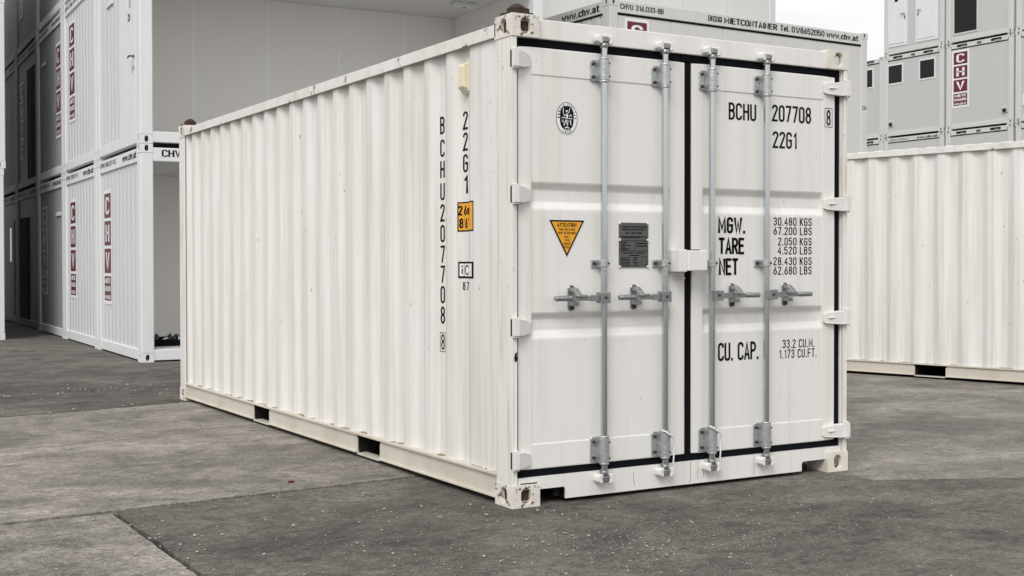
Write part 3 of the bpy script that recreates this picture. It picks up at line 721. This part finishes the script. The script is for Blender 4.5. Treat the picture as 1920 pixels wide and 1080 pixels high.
    # text split so each glyph lies on one flat
    stroke_text(mb, '2', (-.644, -.614, 1.558, 1.614), FS(.0030), .2, .2, 1); stroke_text(mb, ',', (-.611, -.606, 1.552, 1.566), FS(.003), .2, .2, 1)
    stroke_text(mb, '6', (-.600, -.568, 1.558, 1.614), FS(.0030), .2, .2, 1); stroke_text(mb, 'm', (-.562, -.52, 1.560, 1.612), FS(.003), .2, .2, 1)
    stroke_text(mb, '8', (-.638, -.608, 1.485, 1.542), FS(.0030), .2, .2, 1); stroke_text(mb, '6', (-.588, -.560, 1.485, 1.542), FS(.003), .2, .2, 1)
    mb.flat([(-.600, 1.522), (-.596, 1.522), (-.596, 1.542), (-.600, 1.542)], FS(.003), 1)
    for q in (-.552, -.545): mb.flat([(q, 1.522), (q+.003, 1.522), (q+.003, 1.542), (q, 1.542)], FS(.003), 1)
    mb.build('height_sticker', ['yellow', 'black'], side)
    mb = MB(); wrapped(mb, -.646, -.44, 1.202, 1.296, .0012, 0); wrapped(mb, -.636, -.604, 1.214, 1.285, .002, 1); wrapped(mb, -.598, -.46, 1.214, 1.285, .002, 1)
    stroke_text(mb, 'I', (-.624, -.614, 1.226, 1.258), FS(.003), .3, .2, 0); mb.flat([(-.624, 1.264), (-.614, 1.264), (-.614, 1.274), (-.624, 1.274)], FS(.003), 0)
    for qd in ribbon(arc(-.565, 1.249, .022, .025, 40, 320, 14), .008): mb.flat([tuple(q) for q in qd][::-1], FS(.003), 0)
    stroke_text(mb, '8', (-.616, -.588, 1.135, 1.182), FS(.002), .14, .2, 0); stroke_text(mb, '7', (-.574, -.548, 1.135, 1.182), FS(.002), .14, .2, 0)
    mb.build('code_mark', ['black', 'white'], side)
    # ventilator
    mb = MB(); zc = 2.32; yc = .542; xb = XI
    pl_ = [(xb-.001, 2.412), (xb-.040, 2.402), (xb-.056, 2.388), (xb-.056, 2.272), (xb-.020, 2.232), (xb-.001, 2.232)]
    mb.prism(pl_, lambda p, q, dd: (p, dd, q), yc-.030, yc+.034)
    mb.prism([(yc-.02+.02*math.cos(R(q)), 2.214+.018*math.sin(R(q))) for q in range(180, 361, 20)]+[(yc+.02, 2.42)]+[(yc+.02*math.cos(R(q)), 2.42+.018*math.sin(R(q))) for q in range(0, 181, 20)]+[(yc-.04, 2.23)],
             lambda p, q, dd: (dd, p, q), xb-.008, xb-.0005)
    V = mb.build('ventilator', 'cream', side, bevel=.003, recalc=True)
    mb = MB(); mb.add([(xb-.0555, yc-.0315, 2.268), (xb-.028, yc-.0315, 2.240), (xb-.010, yc-.0315, 2.240), (xb-.036, yc-.0315, 2.268)], [(0, 1, 2, 3)]); mb.build('ventilator_grille', 'galvd', side)
    return T, side

main, _s = shipping_container('white corrugated shipping container with black numbers and closed doors in the foreground', (0, 0, 0), 0, True)

def twist_lock(x, y, z, label):
    T = thing('twist_lock', label, 'twist lock', (x, y, z), R(18), 'twist locks left on the container roof corners')
    mb = MB(); mb.prism([(-.075, -.05), (-.05, -.075), (.05, -.075), (.075, -.05), (.075, .05), (.05, .075), (-.05, .075), (-.075, .05)], lambda a_, b_, d: (a_, b_, d), 0, .014)
    mb.build('base_plate', 'rust', T, bevel=.003, recalc=True)
    mb = MB(); rings = ((.0142, .050, .046), (.040, .050, .046), (.046, .044, .040), (.062, .026, .024), (.068, .012, .010))
    for (z0, a0, b0), (z1, a1, b1) in zip(rings, rings[1:]):
        v = [(p, q, z0) for p, q in ellipse(0, 0, a0, b0, 16, 3)]+[(p, q, z1) for p, q in ellipse(0, 0, a1, b1, 16, 3)]
        mb.add(v, [(i, (i+1) % 16, 16+(i+1) % 16, 16+i) for i in range(16)], 0, True)
    mb.add([(p, q, rings[-1][0]) for p, q in ellipse(0, 0, rings[-1][1], rings[-1][2], 16, 3)], [tuple(range(16))])
    mb.box(-.020, .020, -.070, -.049, .0142, .034)
    mb.build('locking_cone', 'rust', T)
twist_lock(.086, .089, CH+.0005, 'rusty twist lock on the near roof corner above the left door')
twist_lock(.086, CL-.089, CH+.0005, 'rusty twist lock on the far roof corner of the foreground container')

# container at the right edge
th = math.atan2(.2416, .970); d_ = Vector((.2416, -.970)); P0 = Vector((7.523, 4.805)); org = P0+d_*(0.99+3.85)
right_c, _ = shipping_container('plain white corrugated shipping container at the right edge behind the foreground one', (org.x, org.y, 0), th, False)
for o in [c for c in _.children]: bpy.data.objects.remove(o)      # this one carries no markings on the side we see
for o in [c for c in right_c.children if c.name.startswith('ventilator')]: bpy.data.objects.remove(o)

# ------------------------------------------------------------------ office containers
def rib_wall(L_, H_, y_is, pitch=.20, depth=.012):
    pass
def ribbed(key, a0, a1, z0, z1, m, axis, pos, out):
    """vertical-ribbed sheet between a0..a1; axis 'x': plane x=pos (normal -x if out<0)"""
    def mk():
        pr = []; n = max(1, int((a1-a0)/.245)); st = (a1-a0)/n; dp = .016
        pr.append((a0, 0))
        for i in range(n):
            b_ = a0+st*i
            pr += [(b_+st*.30, 0), (b_+st*.36, dp), (b_+st*.50, dp), (b_+st*.56, 0), (b_+st*.68, 0), (b_+st*.71, dp*.5), (b_+st*.76, dp*.5), (b_+st*.79, 0)]
        pr.append((a1, 0))
        mb = MB()
        if axis == 'x': mb.sheet(pr, lambda p, q, d: (pos+q*(-out), p, d), z0, z1)
        else: mb.sheet(pr, lambda p, q, d: (p, pos+q*(-out), d), z0, z1)
        return mb.mesh('ribbed_wall', m)
    return cached(key, mk)
def boxmesh(key, name, m, b, bevel=0):
    return cached(key, lambda: MB().box(*b).mesh(name, m, bevel=bevel, seg=1))

def office(label, loc, rz, L_, W, H, paint, wall, group, lite=False, open_front=False, end='ribbed', front='smooth', texts=(), wp=.17, fascia=.19, topgap=.045):
    T = thing('office_container', label, 'container', loc, rz, group)
    k = (L_, W, H, paint)
    cz, cc, cb = .115, .165, .21
    cg = .03                                     # beams stay clear of the casting ends, leaving the dark slot between levels
    for ix, (px, sx) in enumerate(((0, 1), (L_, -1))):
        for iy, (py, sy) in enumerate(((0, 1), (W, -1))):
            if not lite:
                for top in (0, 1):
                    me = cached(('oc', sx, sy, top, paint), lambda: casting_mesh(cc, cb, cz, [paint, 'hole'], sx, sy, bool(top), (.05, .085), core=True))
                    link('corner_casting', me, T, (px, py, H-cz if top else 0))
            X = sorted((px+sx*.002, px+sx*wp)); Y = sorted((py+sy*.002, py+sy*(wp+.035)))
            z0 = cz-.002 if not lite else 0
            link('corner_post', boxmesh(k+('post', ix, iy, lite, wp), 'corner_post', paint, (X[0], X[1], Y[0], Y[1], z0, H-z0), .012), T)
    for lv, (z0, z1) in enumerate(((.02, .16), (H-fascia, H-topgap))):
        nm = ('bottom_beam', 'top_beam')[lv]
        for iy, (ya, yb) in enumerate(((.006, .10), (W-.10, W-.006))):
            link(nm, boxmesh(k+(nm, 'l', iy), nm, paint, (cc-.002, L_-cc+.002, ya, yb, z0, z1), .006), T)
        for ix, (xa, xb) in enumerate(((.006, .10), (L_-.10, L_-.006))):
            link(nm, boxmesh(k+(nm, 's', ix), nm, paint, (xa, xb, cb-.002, W-cb+.002, z0, z1), .006), T)
    zb, zt = .155, H-fascia+.005
    if paint == 'ogrey' and not lite:  # dark strips imitate the shadow gap under the top beam
        link('shadow_gap_strip', boxmesh(k+('ssf',), 'shadow_gap_strip', 'rubber', (wp, L_-wp, .020, .0299, H-fascia-.032, H-fascia-.0005)), T)
        link('shadow_gap_strip', boxmesh(k+('sse',), 'shadow_gap_strip', 'rubber', (.020, .0299, wp+.03, W-wp-.03, H-fascia-.026, H-fascia-.0005)), T)
    # walls
    if end == 'ribbed': link('end_wall', ribbed(k+('ew', wall), wp+.02, W-wp-.02, zb, zt, wall, 'x', .03, -1), T)
    elif end == 'smooth': link('end_wall', boxmesh(k+('ews', wall), 'end_wall', wall, (.03, .08, wp+.02, W-wp-.02, zb, zt)), T)
    link('end_wall', boxmesh(k+('ewf', wall), 'end_wall', wall, (L_-.09, L_-.03, wp+.02, W-wp-.02, zb, zt)), T)
    if not open_front:
        if front == 'panels':
            n = 5; x0 = wp-.01; st = (L_-2*wp+.02)/n
            for i in range(n):
                link('wall_panel', boxmesh(k+('fp', wall), 'wall_panel', wall, (0, st-.012, .03, .08, zb, zt), .003), T, (x0+i*st+.006, 0, 0))
            link('wall_core', boxmesh(k+('fc', wall), 'wall_core', wall, (wp-.01, L_-wp+.01, .042, .09, zb, zt)), T)
        else:
            link('long_wall', boxmesh(k+('lw', wall), 'long_wall', wall, (wp-.01, L_-wp+.01, .03, .08, zb, zt)), T)
    link('long_wall', boxmesh(k+('lwb', wall), 'long_wall', wall, (wp-.01, L_-wp+.01, W-.06, W-.03, zb, zt)), T)
    link('roof', boxmesh(k+('roof',), 'roof', paint, (.08, L_-.08, .08, W-.08, H-.085, H-.06)), T)
    if open_front:
        link('floor', boxmesh(k+('fl',), 'floor', 'ifloor', (.1005, L_-.1005, .102, W-.14, .12, .175)), T)
        link('ceiling', boxmesh(k+('ce',), 'ceiling', 'iceil', (.1005, L_-.1005, .102, W-.14, H-fascia+.01, H-.088)), T)
        link('end_lining', boxmesh(k+('el',), 'end_lining', 'iwall', (.10, .13, .21, W-.14, .176, H-fascia+.009)), T)
        link('end_lining', boxmesh(k+('el2',), 'end_lining', 'iwall', (L_-.13, L_-.10, .21, W-.14, .176, H-fascia+.009)), T)
        # back lining in 1.2 m boards with pale cover strips
        xs = [.131]+[x for x in (1.45, 2.66, 3.87, 5.06)]+[L_-.131]
        for i, (a_, b_) in enumerate(zip(xs, xs[1:])):
            link('lining_board', boxmesh(k+('lb', i), 'lining_board', 'iwall', (a_+.001, b_-.001, W-.135, W-.10, .176, H-fascia+.009)), T)
        for i, x in enumerate(xs[1:-1]):
            link('cover_strip', boxmesh(k+('cs',), 'cover_strip', 'strip', (-.030, .030, W-.140, W-.1352, .18, H-fascia), .001), T, (x, 0, 0))
    else:
        link('floor', boxmesh(k+('flc',), 'floor', 'inner', (.101, L_-.101, .101, W-.101, .06, .12)), T)
    for kind, t_, bx_, bold in texts:
        mb = MB()
        if kind == 'end': fn = lambda s_, z: (.0035, -s_, z)                 # s=-y
        elif kind == 'front': fn = lambda s_, z: (s_, .0035, z)
        elif kind == 'endpost': fn = lambda s_, z: (-.0008, -s_, z)
        else: fn = lambda s_, z: (s_, -.0008, z)
        stroke_words(t_, bx_, fn, .13+bold*3.5, .17+bold*2, T)
    return T

def sign(T, plane, a_, z0, w, h, letters=True, pale=False):
    """upright board with three lettered tiles and a small-print tile. plane 'end' (x=0 face, a_=y of its left edge as seen) or 'front'"""
    fn = (lambda s_, z, d: (.027-d, a_-s_, z0+z)) if plane == 'end' else (lambda s_, z, d: (a_+s_, .027-d, z0+z))
    b = .05*w/.5
    mb = MB(); mb.prism([(0, 0), (w, 0), (w, h), (0, h)], fn, 0, .004); S = mb.build('sign_board', 'white', T, recalc=True)
    th = (h-2*b-3*.085*w)/4; tw = w-2*b
    for i, ch in enumerate('CHV'):
        zt = h-b-i*(th+.085*w)
        mb = MB(); mb.prism([(b, zt-th), (b+tw, zt-th), (b+tw, zt), (b, zt)], fn, .0042, .0075, 0)
        stroke_text(mb, ch, (b+tw*.2, b+tw*.8, zt-th*.86, zt-th*.14), lambda p, q: fn(p, q, .0085), .15, .2, 1)
        mb.build('letter_tile', ['red' if not pale else 'oshade_grey', 'white'], S)
    zt = h-b-3*(th+.085*w)
    mb = MB(); mb.prism([(b, zt-th), (b+tw, zt-th), (b+tw, zt), (b, zt)], fn, .0042, .0075, 0)
    for j, t_ in enumerate(('MIETE', '01/8652050', 'www.chv.at')):
        zz = zt-th*(.08+.33*j); stroke_text(mb, t_, (b+tw*.07, b+tw*.93, zz-th*.21, zz), lambda p, q: fn(p, q, .0085), .2, .2, 1)
    mb.build('letter_tile', ['red' if not pale else 'oshade_grey', 'white'], S)

# ---- left block: five columns seen from their ends, three levels
LB = Vector((.81, 10.59)); LROT = R(-1.85); LP, LW, LH, LL = 2.945, 2.925, 2.862, 6.13
ordn = ['nearest', 'second', 'third', 'fourth', 'fifth']; lvn = ['ground', 'middle', 'top']
for c in range(5):
    for lv in range(3):
        p = LB+Vector((math.sin(-LROT), math.cos(LROT)))*LP*c
        z = lv*(LH+.004)
        op = c == 0 and lv < 2
        num = [['CHVU 500.237-2C', 'CHVU 300.111-1', 'CHVU 308.214-8', 'CHVU 301.620-4', 'CHVU 302.815-6'],
               ['CHVU 500.114-7', 'CHVU 300.416-2', 'CHVU 300.225-8', 'CHVU 301.418-2', 'CHVU 305.512-1'], ['CHVU 500.321-4']*5][lv][c]
        zf0, zf1 = LH-.150, LH-.085
        tx = [('end', 'www.chv.at', (-1.12, -.26, zf0-.018, zf1+.012), .012), ('end', num, (-2.66, -1.55, zf0, zf1), .0)]
        if c == 0 and lv == 0: tx.append(('front', 'CHVU 500.237-2C', (.28, 1.46, LH-.165, LH-.070), .008))
        if c == 0:
            lab = ['white office container on the ground with its long side open, left of the foreground container',
                   'white office container with open long side and grey lined room, above another open one',
                   'white office container on top of the two open-sided ones'][lv]
        else:
            lab = '%s office container from the right in the %s row of the left stack' % (ordn[c], lvn[lv])
        T = office(lab, (p.x, p.y, z), LROT, LL, LW, LH, 'owhite' if c < 3 else 'oshade_grey', 'owall' if c < 2 else 'oshade_grey', 'office containers stacked in the left row', open_front=op,  # deeper columns get darker paint that imitates the alley's shade
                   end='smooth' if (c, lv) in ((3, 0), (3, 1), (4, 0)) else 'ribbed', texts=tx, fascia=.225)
        if (c, lv) == (0, 0): sign(T, 'end', 2.52, .70, .56, 1.68)
        if (c, lv) == (1, 0): sign(T, 'end', 2.42, .72, .56, 1.66)
        if (c, lv) == (1, 1): sign(T, 'end', 2.42, .80, .56, 1.68)
        if (c, lv) == (2, 1): sign(T, 'end', .84, .66, .56, 1.68)
        if (c, lv) == (2, 0): sign(T, 'end', 2.50, .72, .56, 1.66)
        if (c, lv) == (3, 1): sign(T, 'end', 2.50, .62, .56, 1.62, pale=True)
        if (c, lv) == (3, 2): sign(T, 'end', 2.50, .72, .56, 1.62, pale=True)
        if (c, lv) in ((2, 0), (2, 1), (0, 1)):
            mb = MB(); yy = {(2, 0): .62, (2, 1): 2.2, (0, 1): 1.98}[(c, lv)]
            mb.box(.006, .03, yy-.22, yy+.22, LH-.72, LH-.65); mb.build('vent_cover', 'owhite', T, bevel=.008)
        if (c, lv) == (0, 1):                                           # white steel door with handle
            mb = MB(); mb.box(.012, .05, .30, 1.32, .16, 2.58); Dr = mb.build('door', 'owhite', T, bevel=.006)
            mb = MB(); mb.box(.004, .0118, .385, .425, 1.17, 1.21); mb.cyl((.004, .405, 1.19), (-.045, .405, 1.19), .011, 10); mb.tube([(-.045, .395, 1.19), (-.046, .47, 1.19), (-.04, .54, 1.185)], .011, 8)
            mb.build('door_handle', 'bolt', Dr)
            mb = MB(); mb.cyl((.0118, .405, 1.05), (.002, .405, 1.05), .03, 14); mb.box(.004, .0117, .46, .50, .985, 1.055); mb.build('lock_cylinder', 'galvd', Dr)
            mb = MB(); fe = lambda o_: (lambda s_, z: (o_, -s_, z))
            mb.flat([(-.80, 1.86), (-.54, 1.86), (-.54, 2.20), (-.80, 2.20)], fe(.0110), 0)
            for i, ch in enumerate('CHV'):
                s0 = -.785+i*.08; mb.flat([(s0, 2.09), (s0+.07, 2.09), (s0+.07, 2.19), (s0, 2.19)], fe(.0100), 1)
                stroke_text(mb, ch, (s0+.012, s0+.058, 2.105, 2.175), fe(.0092), .2, .2, 0)
            stroke_text(mb, 'CONTAINER', (-.785, -.56, 2.05, 2.075), fe(.0100), .14, .2, 2)
            for i in range(4): mb.flat([(-.69, 1.88+i*.035), (-.56, 1.88+i*.035), (-.56, 1.895+i*.035), (-.69, 1.895+i*.035)], fe(.0100), 2)
            mb.build('door_sticker', ['white', 'red', 'plate'], Dr)
            mb = MB(); stroke_text(mb, 'C05', (-.745, -.60, 1.70, 1.80), fe(.0105), .16); mb.build('lettering', 'black', Dr)
            mb = MB(); yC, xC = 1.55, 5.55; mb.box(xC-.20, xC+.20, yC-.09, yC+.09, LH-.30, LH-.2155)
            Lm = mb.build('ceiling_lamp', 'owhite', T, bevel=.025, seg=2); MB().cyl((xC, yC-.03, LH-.3005), (xC, yC-.03, LH-.307), .03, 12).build('sensor', 'bolt', Lm)
        if (c, lv) == (3, 1):
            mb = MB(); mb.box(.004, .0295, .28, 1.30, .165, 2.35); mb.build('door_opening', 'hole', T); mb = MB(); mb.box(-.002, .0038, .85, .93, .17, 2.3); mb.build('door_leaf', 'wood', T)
        if (c, lv) == (3, 0):
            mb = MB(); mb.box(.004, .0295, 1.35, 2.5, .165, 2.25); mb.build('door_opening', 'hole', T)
        if (c, lv) == (4, 0):
            mb = MB(); mb.box(.010, .05, .55, 1.6, .16, 2.25); Dr = mb.build('door', 'oshade_grey', T, bevel=.006)
            MB().box(.004, .0098, .85, 1.15, 1.35, 2.1).build('pane', 'glass', Dr)
            mb = MB(); mb.tube([(.0098, .70, 1.05), (-.04, .70, 1.05), (-.04, .82, 1.05)], .011, 8); mb.build('door_handle', 'galv', Dr)
# things lying in the lower open room
rnd = random.Random(12)
base = LB+Vector((.50, .62))
hp = thing('parts_heap', 'flat black tray of loose metal fittings on the floor of the lower open container', 'fittings', (base.x+.15, base.y+.1, .1765))
mb = MB(); mb.box(-.45, .55, -.3, .35, 0, .012); mb.box(-.45, -.43, -.3, .35, .0121, .09); mb.box(.53, .55, -.3, .35, .0121, .09); mb.box(-.4299, .5299, -.3, -.28, .0121, .09); mb.box(-.4299, .5299, .33, .35, .0121, .09); mb.build('tray', 'rubber', hp)
for i in range(26):
    mb = MB(); x, y = rnd.uniform(-.36, .46), rnd.uniform(-.22, .28); L_ = rnd.uniform(.05, .16); a_ = rnd.uniform(0, 3.14); h = rnd.uniform(.03, .11)
    dx, dy = math.cos(a_)*L_/2, math.sin(a_)*L_/2
    mb.tube([(x-dx, y-dy, .035), (x-dx*.6, y-dy*.6, .03+h*.7), (x+dx*.6, y+dy*.6, .03+h), (x+dx, y+dy, .035)], rnd.uniform(.012, .03), 8)
    mb.build('fitting', 'bolt' if rnd.random() < .72 else 'galv', hp)

# ---- stack closing the alley at the left edge of the picture
for r in range(2):
    for lv in range(3):
        T = office(['white container at the left picture edge, %s level, %s of its row' % (lvn[lv], ('front one', 'rear one')[r])][0], (.065+.03*lv, 16.70+r*6.15, lv*2.93), R(90)-R(1.0), 6.06, 2.438, 2.925,
               'owhite', 'oshade_grey', 'white stack along the dark alley', lite=(r > 0), end='none')  # unseen long walls painted dark to cut bounce light in the alley
        link('end_wall', boxmesh(('alley_end',), 'end_wall', 'owhite', (.03, .08, .19, 2.248, .155, 2.74)), T)

# ---- middle block behind the foreground container
MB0 = Vector((8.61, 10.98)); MROT = R(2.1); MH = 2.82; ML = 6.19; MW = 2.99
for lv in range(2):
    tx = []
    if lv == 1:
        z0, z1 = MH-.155, MH-.075
        tx = [('end', 'www.chv.at', (-1.35, -.28, z0-.03, z1+.015), .014), ('end', 'CHVU 316.033-8B', (-2.75, -1.62, z0, z1-.01), .005),
              ('front', 'CHVU 316.033-8B', (.22, 1.15, z0-.005, z1+.005), .004), ('front', 'MIETCONTAINER', (2.52, 3.81, z0-.014, z1+.012), .012), ('front', 'Tel.', (3.88, 4.12, z0-.014, z1+.012), .012), ('front', '01/8652050', (4.17, 5.02, z0-.014, z1+.012), .008),
              ('front', 'www.chv.at', (5.07, 5.94, z0-.018, z1+.012), .012), ('frontpost', 'C34', (ML-.145, ML-.03, 1.37, 1.44), .006)]
    T = office(('grey office container hidden under the lettered one behind the foreground container', 'grey office container with a lettered top beam, right behind the foreground container')[lv],
               (MB0.x, MB0.y, lv*(MH+.003)), MROT, ML, MW, MH, 'ogrey', 'ogrey', 'grey office containers behind', lite=(lv == 0), front='panels', texts=tx, fascia=.225, topgap=.02)
    if lv == 1:
        sign(T, 'front', .33, .86, .52, 1.67)
        mb = MB()
        for i, ch in enumerate('CHV'):
            s0 = 2.15+i*.112; mb.flat([(s0, z0-.006), (s0+.096, z0-.006), (s0+.096, z1+.006), (s0, z1+.006)], lambda p, q: (p, .0035, q), 0)
            stroke_text(mb, ch, (s0+.018, s0+.078, z0+.006, z1-.006), lambda p, q: (p, .0028, q), .13, .2, 1)
        mb.build('lettering', ['black', 'ogrey'], T)
for lv in range(3):
    T = office(['grey office container in the rear row behind, ground level', 'grey office container in the rear row behind, middle level', 'grey office container rising against the sky behind the lettered one'][lv],
               (9.02, 14.05, lv*(MH+.003)), R(.5), ML, MW, MH, 'ogrey', 'ogrey', 'grey office containers in the rear row', lite=(lv < 2), front='panels')
    if lv == 2:
        mb = MB(); mb.box(4.1, 5.0, .016, .0295, 1.22, 1.28); mb.box(4.1, 4.16, .016, .0295, 1.2801, 2.2); mb.box(4.94, 5.0, .016, .0295, 1.2801, 2.2); mb.box(4.1, 5.0, .016, .0295, 2.2001, 2.26); Wn = mb.build('window', 'owhite', T)
        MB().box(4.161, 4.939, .022, .0294, 1.281, 2.199).build('pane', 'glass', Wn)

# ---- right block: grey sanitary and office units, end faces towards us
RX, RY0, RP, RW, RH = 30.2, 24.66, 2.60, 2.52, 2.812
names = {-1: 'leftmost', 0: 'second', 1: 'third', 2: 'rightmost'}
for c in (-1, 0, 1, 2):
    for lv in range(4):
        if c == -1 and lv == 3: continue
        y = RY0-RW-RP*c if c >= 0 else RY0+.03
        if c == -1: y = RY0+.012
        lab = '%s container from the left in the %s row of the right grey stack' % (names[c], ['ground', 'second', 'third', 'top'][lv])
        if (c, lv) == (0, 2): lab = 'grey container with two small square black windows at the upper right'
        if (c, lv) == (1, 2): lab = 'grey container with a dark red lettered sign at the upper right'
        if (c, lv) == (0, 3): lab = 'grey container with two narrow white doors at the upper right'
        if (c, lv) == (1, 3): lab = 'grey container with a tall dark window at the upper right'
        tx = []
        if (c, lv) == (0, 1): tx = [('end', 'www.chv.at', (-1.10, -.25, RH-.165, RH-.08), .02), ('end', 'CHVU 317.074-2', (-2.25, -1.45, RH-.155, RH-.09), .0)]
        T = office(lab, (RX+.02*((c+lv) % 2), y, lv*(RH+.003)), 0, 6.06, RW, RH, 'ogrey', 'opanel', 'grey containers stacked at the right', lite=(lv == 0), end='smooth', texts=tx, wp=.15)
        if lv in (1, 2) and (c, lv) != (0, 1):                            # lifting pockets in the top beam
            for yc in (.62, RW-.62):
                mb = MB(); mb.box(.0005, .0058, yc-.19, yc+.19, RH-.155, RH-.075); mb.build('fork_slot', 'hole', T)
                mb = MB(); mb.box(-.010, .0003, yc-.15, yc+.03, RH-.175, RH-.135); mb.build('slot_lip', 'galvd', T)
            mb = MB(); mb.box(.001, .0058, RW/2-.09, RW/2+.07, RH-.16, RH-.085); mb.build('type_plate', 'plate', T)
        if (c, lv) == (0, 2) or (c, lv) == (-1, 2):
            for yc in ((2.02, .68) if c == 0 else (.80,)):
                mb = MB(); b_ = .05; z0, z1 = 1.83, 2.43
                for q in ((yc-.29, yc+.29, z0-b_, z0), (yc-.29, yc+.29, z1, z1+b_), (yc-.29-b_, yc-.29, z0-b_, z1+b_), (yc+.29, yc+.29+b_, z0-b_, z1+b_)): mb.box(.016, .0298, q[0]+.0005, q[1]-.0005, q[2]+.0005, q[3]-.0005)
                Wn = mb.build('window', 'owhite', T); MB().box(.024, .0297, yc-.29, yc+.29, z0, z1).build('pane', 'glass', Wn)
        if lv == 2 and c in (0, 1):
            yc = (2.18, .30)[c]; mb = MB(); mb.box(.005, .0298, yc-.10, yc+.10, .36, .56); So = mb.build('socket_box', 'ogrey', T); mb = MB(); mb.cyl((.005, yc, .44), (-.05, yc, .41), .06, 12); mb.build('socket', 'bolt', So)
        if (c, lv) == (1, 2): sign(T, 'end', 2.30, .70, .66, 1.86)
        if (c, lv) == (0, 3):
            for ya, hy, s_ in ((1.98, 1.62, 1), (.72, 1.06, -1)):
                mb = MB(); mb.box(.012, .0298, ya-.46, ya+.46, .26, 2.4); Dr = mb.build('door', 'owhite', T, bevel=.006)
                mb = MB(); mb.box(-.002, .0118, ya-.36, ya+.36, .36, 2.3); mb.build('door_leaf', 'owhite', Dr, bevel=.006)
                mb = MB(); mb.tube([(-.002, hy, 1.32), (-.05, hy, 1.32), (-.05, hy+s_*.14, 1.32)], .014, 8); mb.box(-.006, -.0021, hy-.02, hy+.02, 1.14, 1.26); mb.build('door_handle', 'bolt', Dr)
                mb = MB(); mb.box(-.004, -.0021, ya-.07, ya+.07, 1.78, 1.90); mb.build('pictogram', 'black' if s_ > 0 else 'plate', Dr)
        if (c, lv) == (1, 3):
            mb = MB(); ya, yb, z0, z1 = 1.34, 2.20, .30, 2.35; b_ = .05
            for q in ((ya, yb, z0-b_, z0), (ya, yb, z1, z1+b_), (ya-b_, ya, z0-b_, z1+b_), (yb, yb+b_, z0-b_, z1+b_)): mb.box(.012, .0298, q[0]+.0005, q[1]-.0005, q[2]+.0005, q[3]-.0005)
            Wn = mb.build('window', 'ogrey', T); MB().box(.022, .0297, ya, yb, z0, z1).build('pane', 'glass', Wn)
        if (c, lv) == (2, 2):
            mb = MB(); mb.box(.010, .0298, 2.0, 2.28, .5, .85); mb.build('meter_box', 'owhite', T, bevel=.005)

# ------------------------------------------------------------------ loose gravel and litter
mb = MB(); rnd = random.Random(5)
def pebble(x, y, s_):
    n = 5; h = s_*rnd.uniform(.25, .7); an = rnd.uniform(0, 6.28); ax = rnd.uniform(.6, 1)
    def rp(r, z, o_): 
        return [(x+(math.cos(an)*math.cos(2*math.pi*i/n+o_)*r-math.sin(an)*math.sin(2*math.pi*i/n+o_)*r*ax)*rnd.uniform(.8, 1.15),
                 y+(math.sin(an)*math.cos(2*math.pi*i/n+o_)*r+math.cos(an)*math.sin(2*math.pi*i/n+o_)*r*ax)*rnd.uniform(.8, 1.15), z*rnd.uniform(.85, 1.1)) for i in range(n)]
    v = [(x, y, 0.0005)]+rp(s_*.5, h*.4, 0)+rp(s_*.36, h*.85, .5)+[(x, y, h)]
    f = [(0, 1+(i+1) % n, 1+i) for i in range(n)]+[(1+i, 1+(i+1) % n, 1+n+(i+1) % n, 1+n+i) for i in range(n)]+[(1+n+i, 1+n+(i+1) % n, 2*n+1) for i in range(n)]
    mb.add(v, f, 0, True)
def inside(x, y): return -.02 < x < CW+.02 and -.0 < y < CL
def spread(n, cx, cy, sx, sy, lo, hi):
    for _i in range(n):
        x, y = rnd.gauss(cx, sx), rnd.gauss(cy, sy)
        if inside(x, y): continue
        if x > .7 and y > 10: continue
        s_ = lo+(hi-lo)*rnd.random()**3
        pebble(x, y, s_)
spread(1500, .1, -1.0, .6, .35, .003, .009); spread(1200, -.5, -1.3, .7, .5, .003, .008); spread(700, 1.2, -.9, 1.0, .5, .003, .008); spread(300, .1, -.95, .55, .35, .005, .018); spread(161, -.6, -.9, .5, .5, .004, .022); spread(136, .9, -.7, .8, .4, .004, .017)
spread(124, -1.0, .1, .7, .5, .004, .024); spread(99, -1.0, 2.2, .7, 1.2, .005, .022); spread(136, -.3, 7.2, .8, .35, .008, .04)
spread(99, -.9, 1.0, .6, .08, .004, .016); spread(99, 3.5, .2, 1.6, 1.0, .005, .02); spread(37, 2.4, 3, 3, 3, .008, .03)
spread(99, -1.8, .2, .08, .5, .004, .022); spread(55, -.9, 5.65, .9, .1, .006, .03)
gv = mb.build('gravel', 'stone'); gv['kind'] = 'stuff'; gv['label'] = 'pale loose gravel scattered over the yard'; gv['category'] = 'gravel'
mb = MB(); mb.prism([(-.02, -.012), (.016, -.018), (.024, .008), (-.006, .016)], lambda a_, b_, d: (a_, b_, d), 0, .012)
o = mb.build('red_fragment', 'brick', None, bevel=.003, recalc=True); o.location = (-.72, 1.32, .0005)
tag(o, 'small dark red fragment lying on the pale concrete beside the joint', 'fragment')
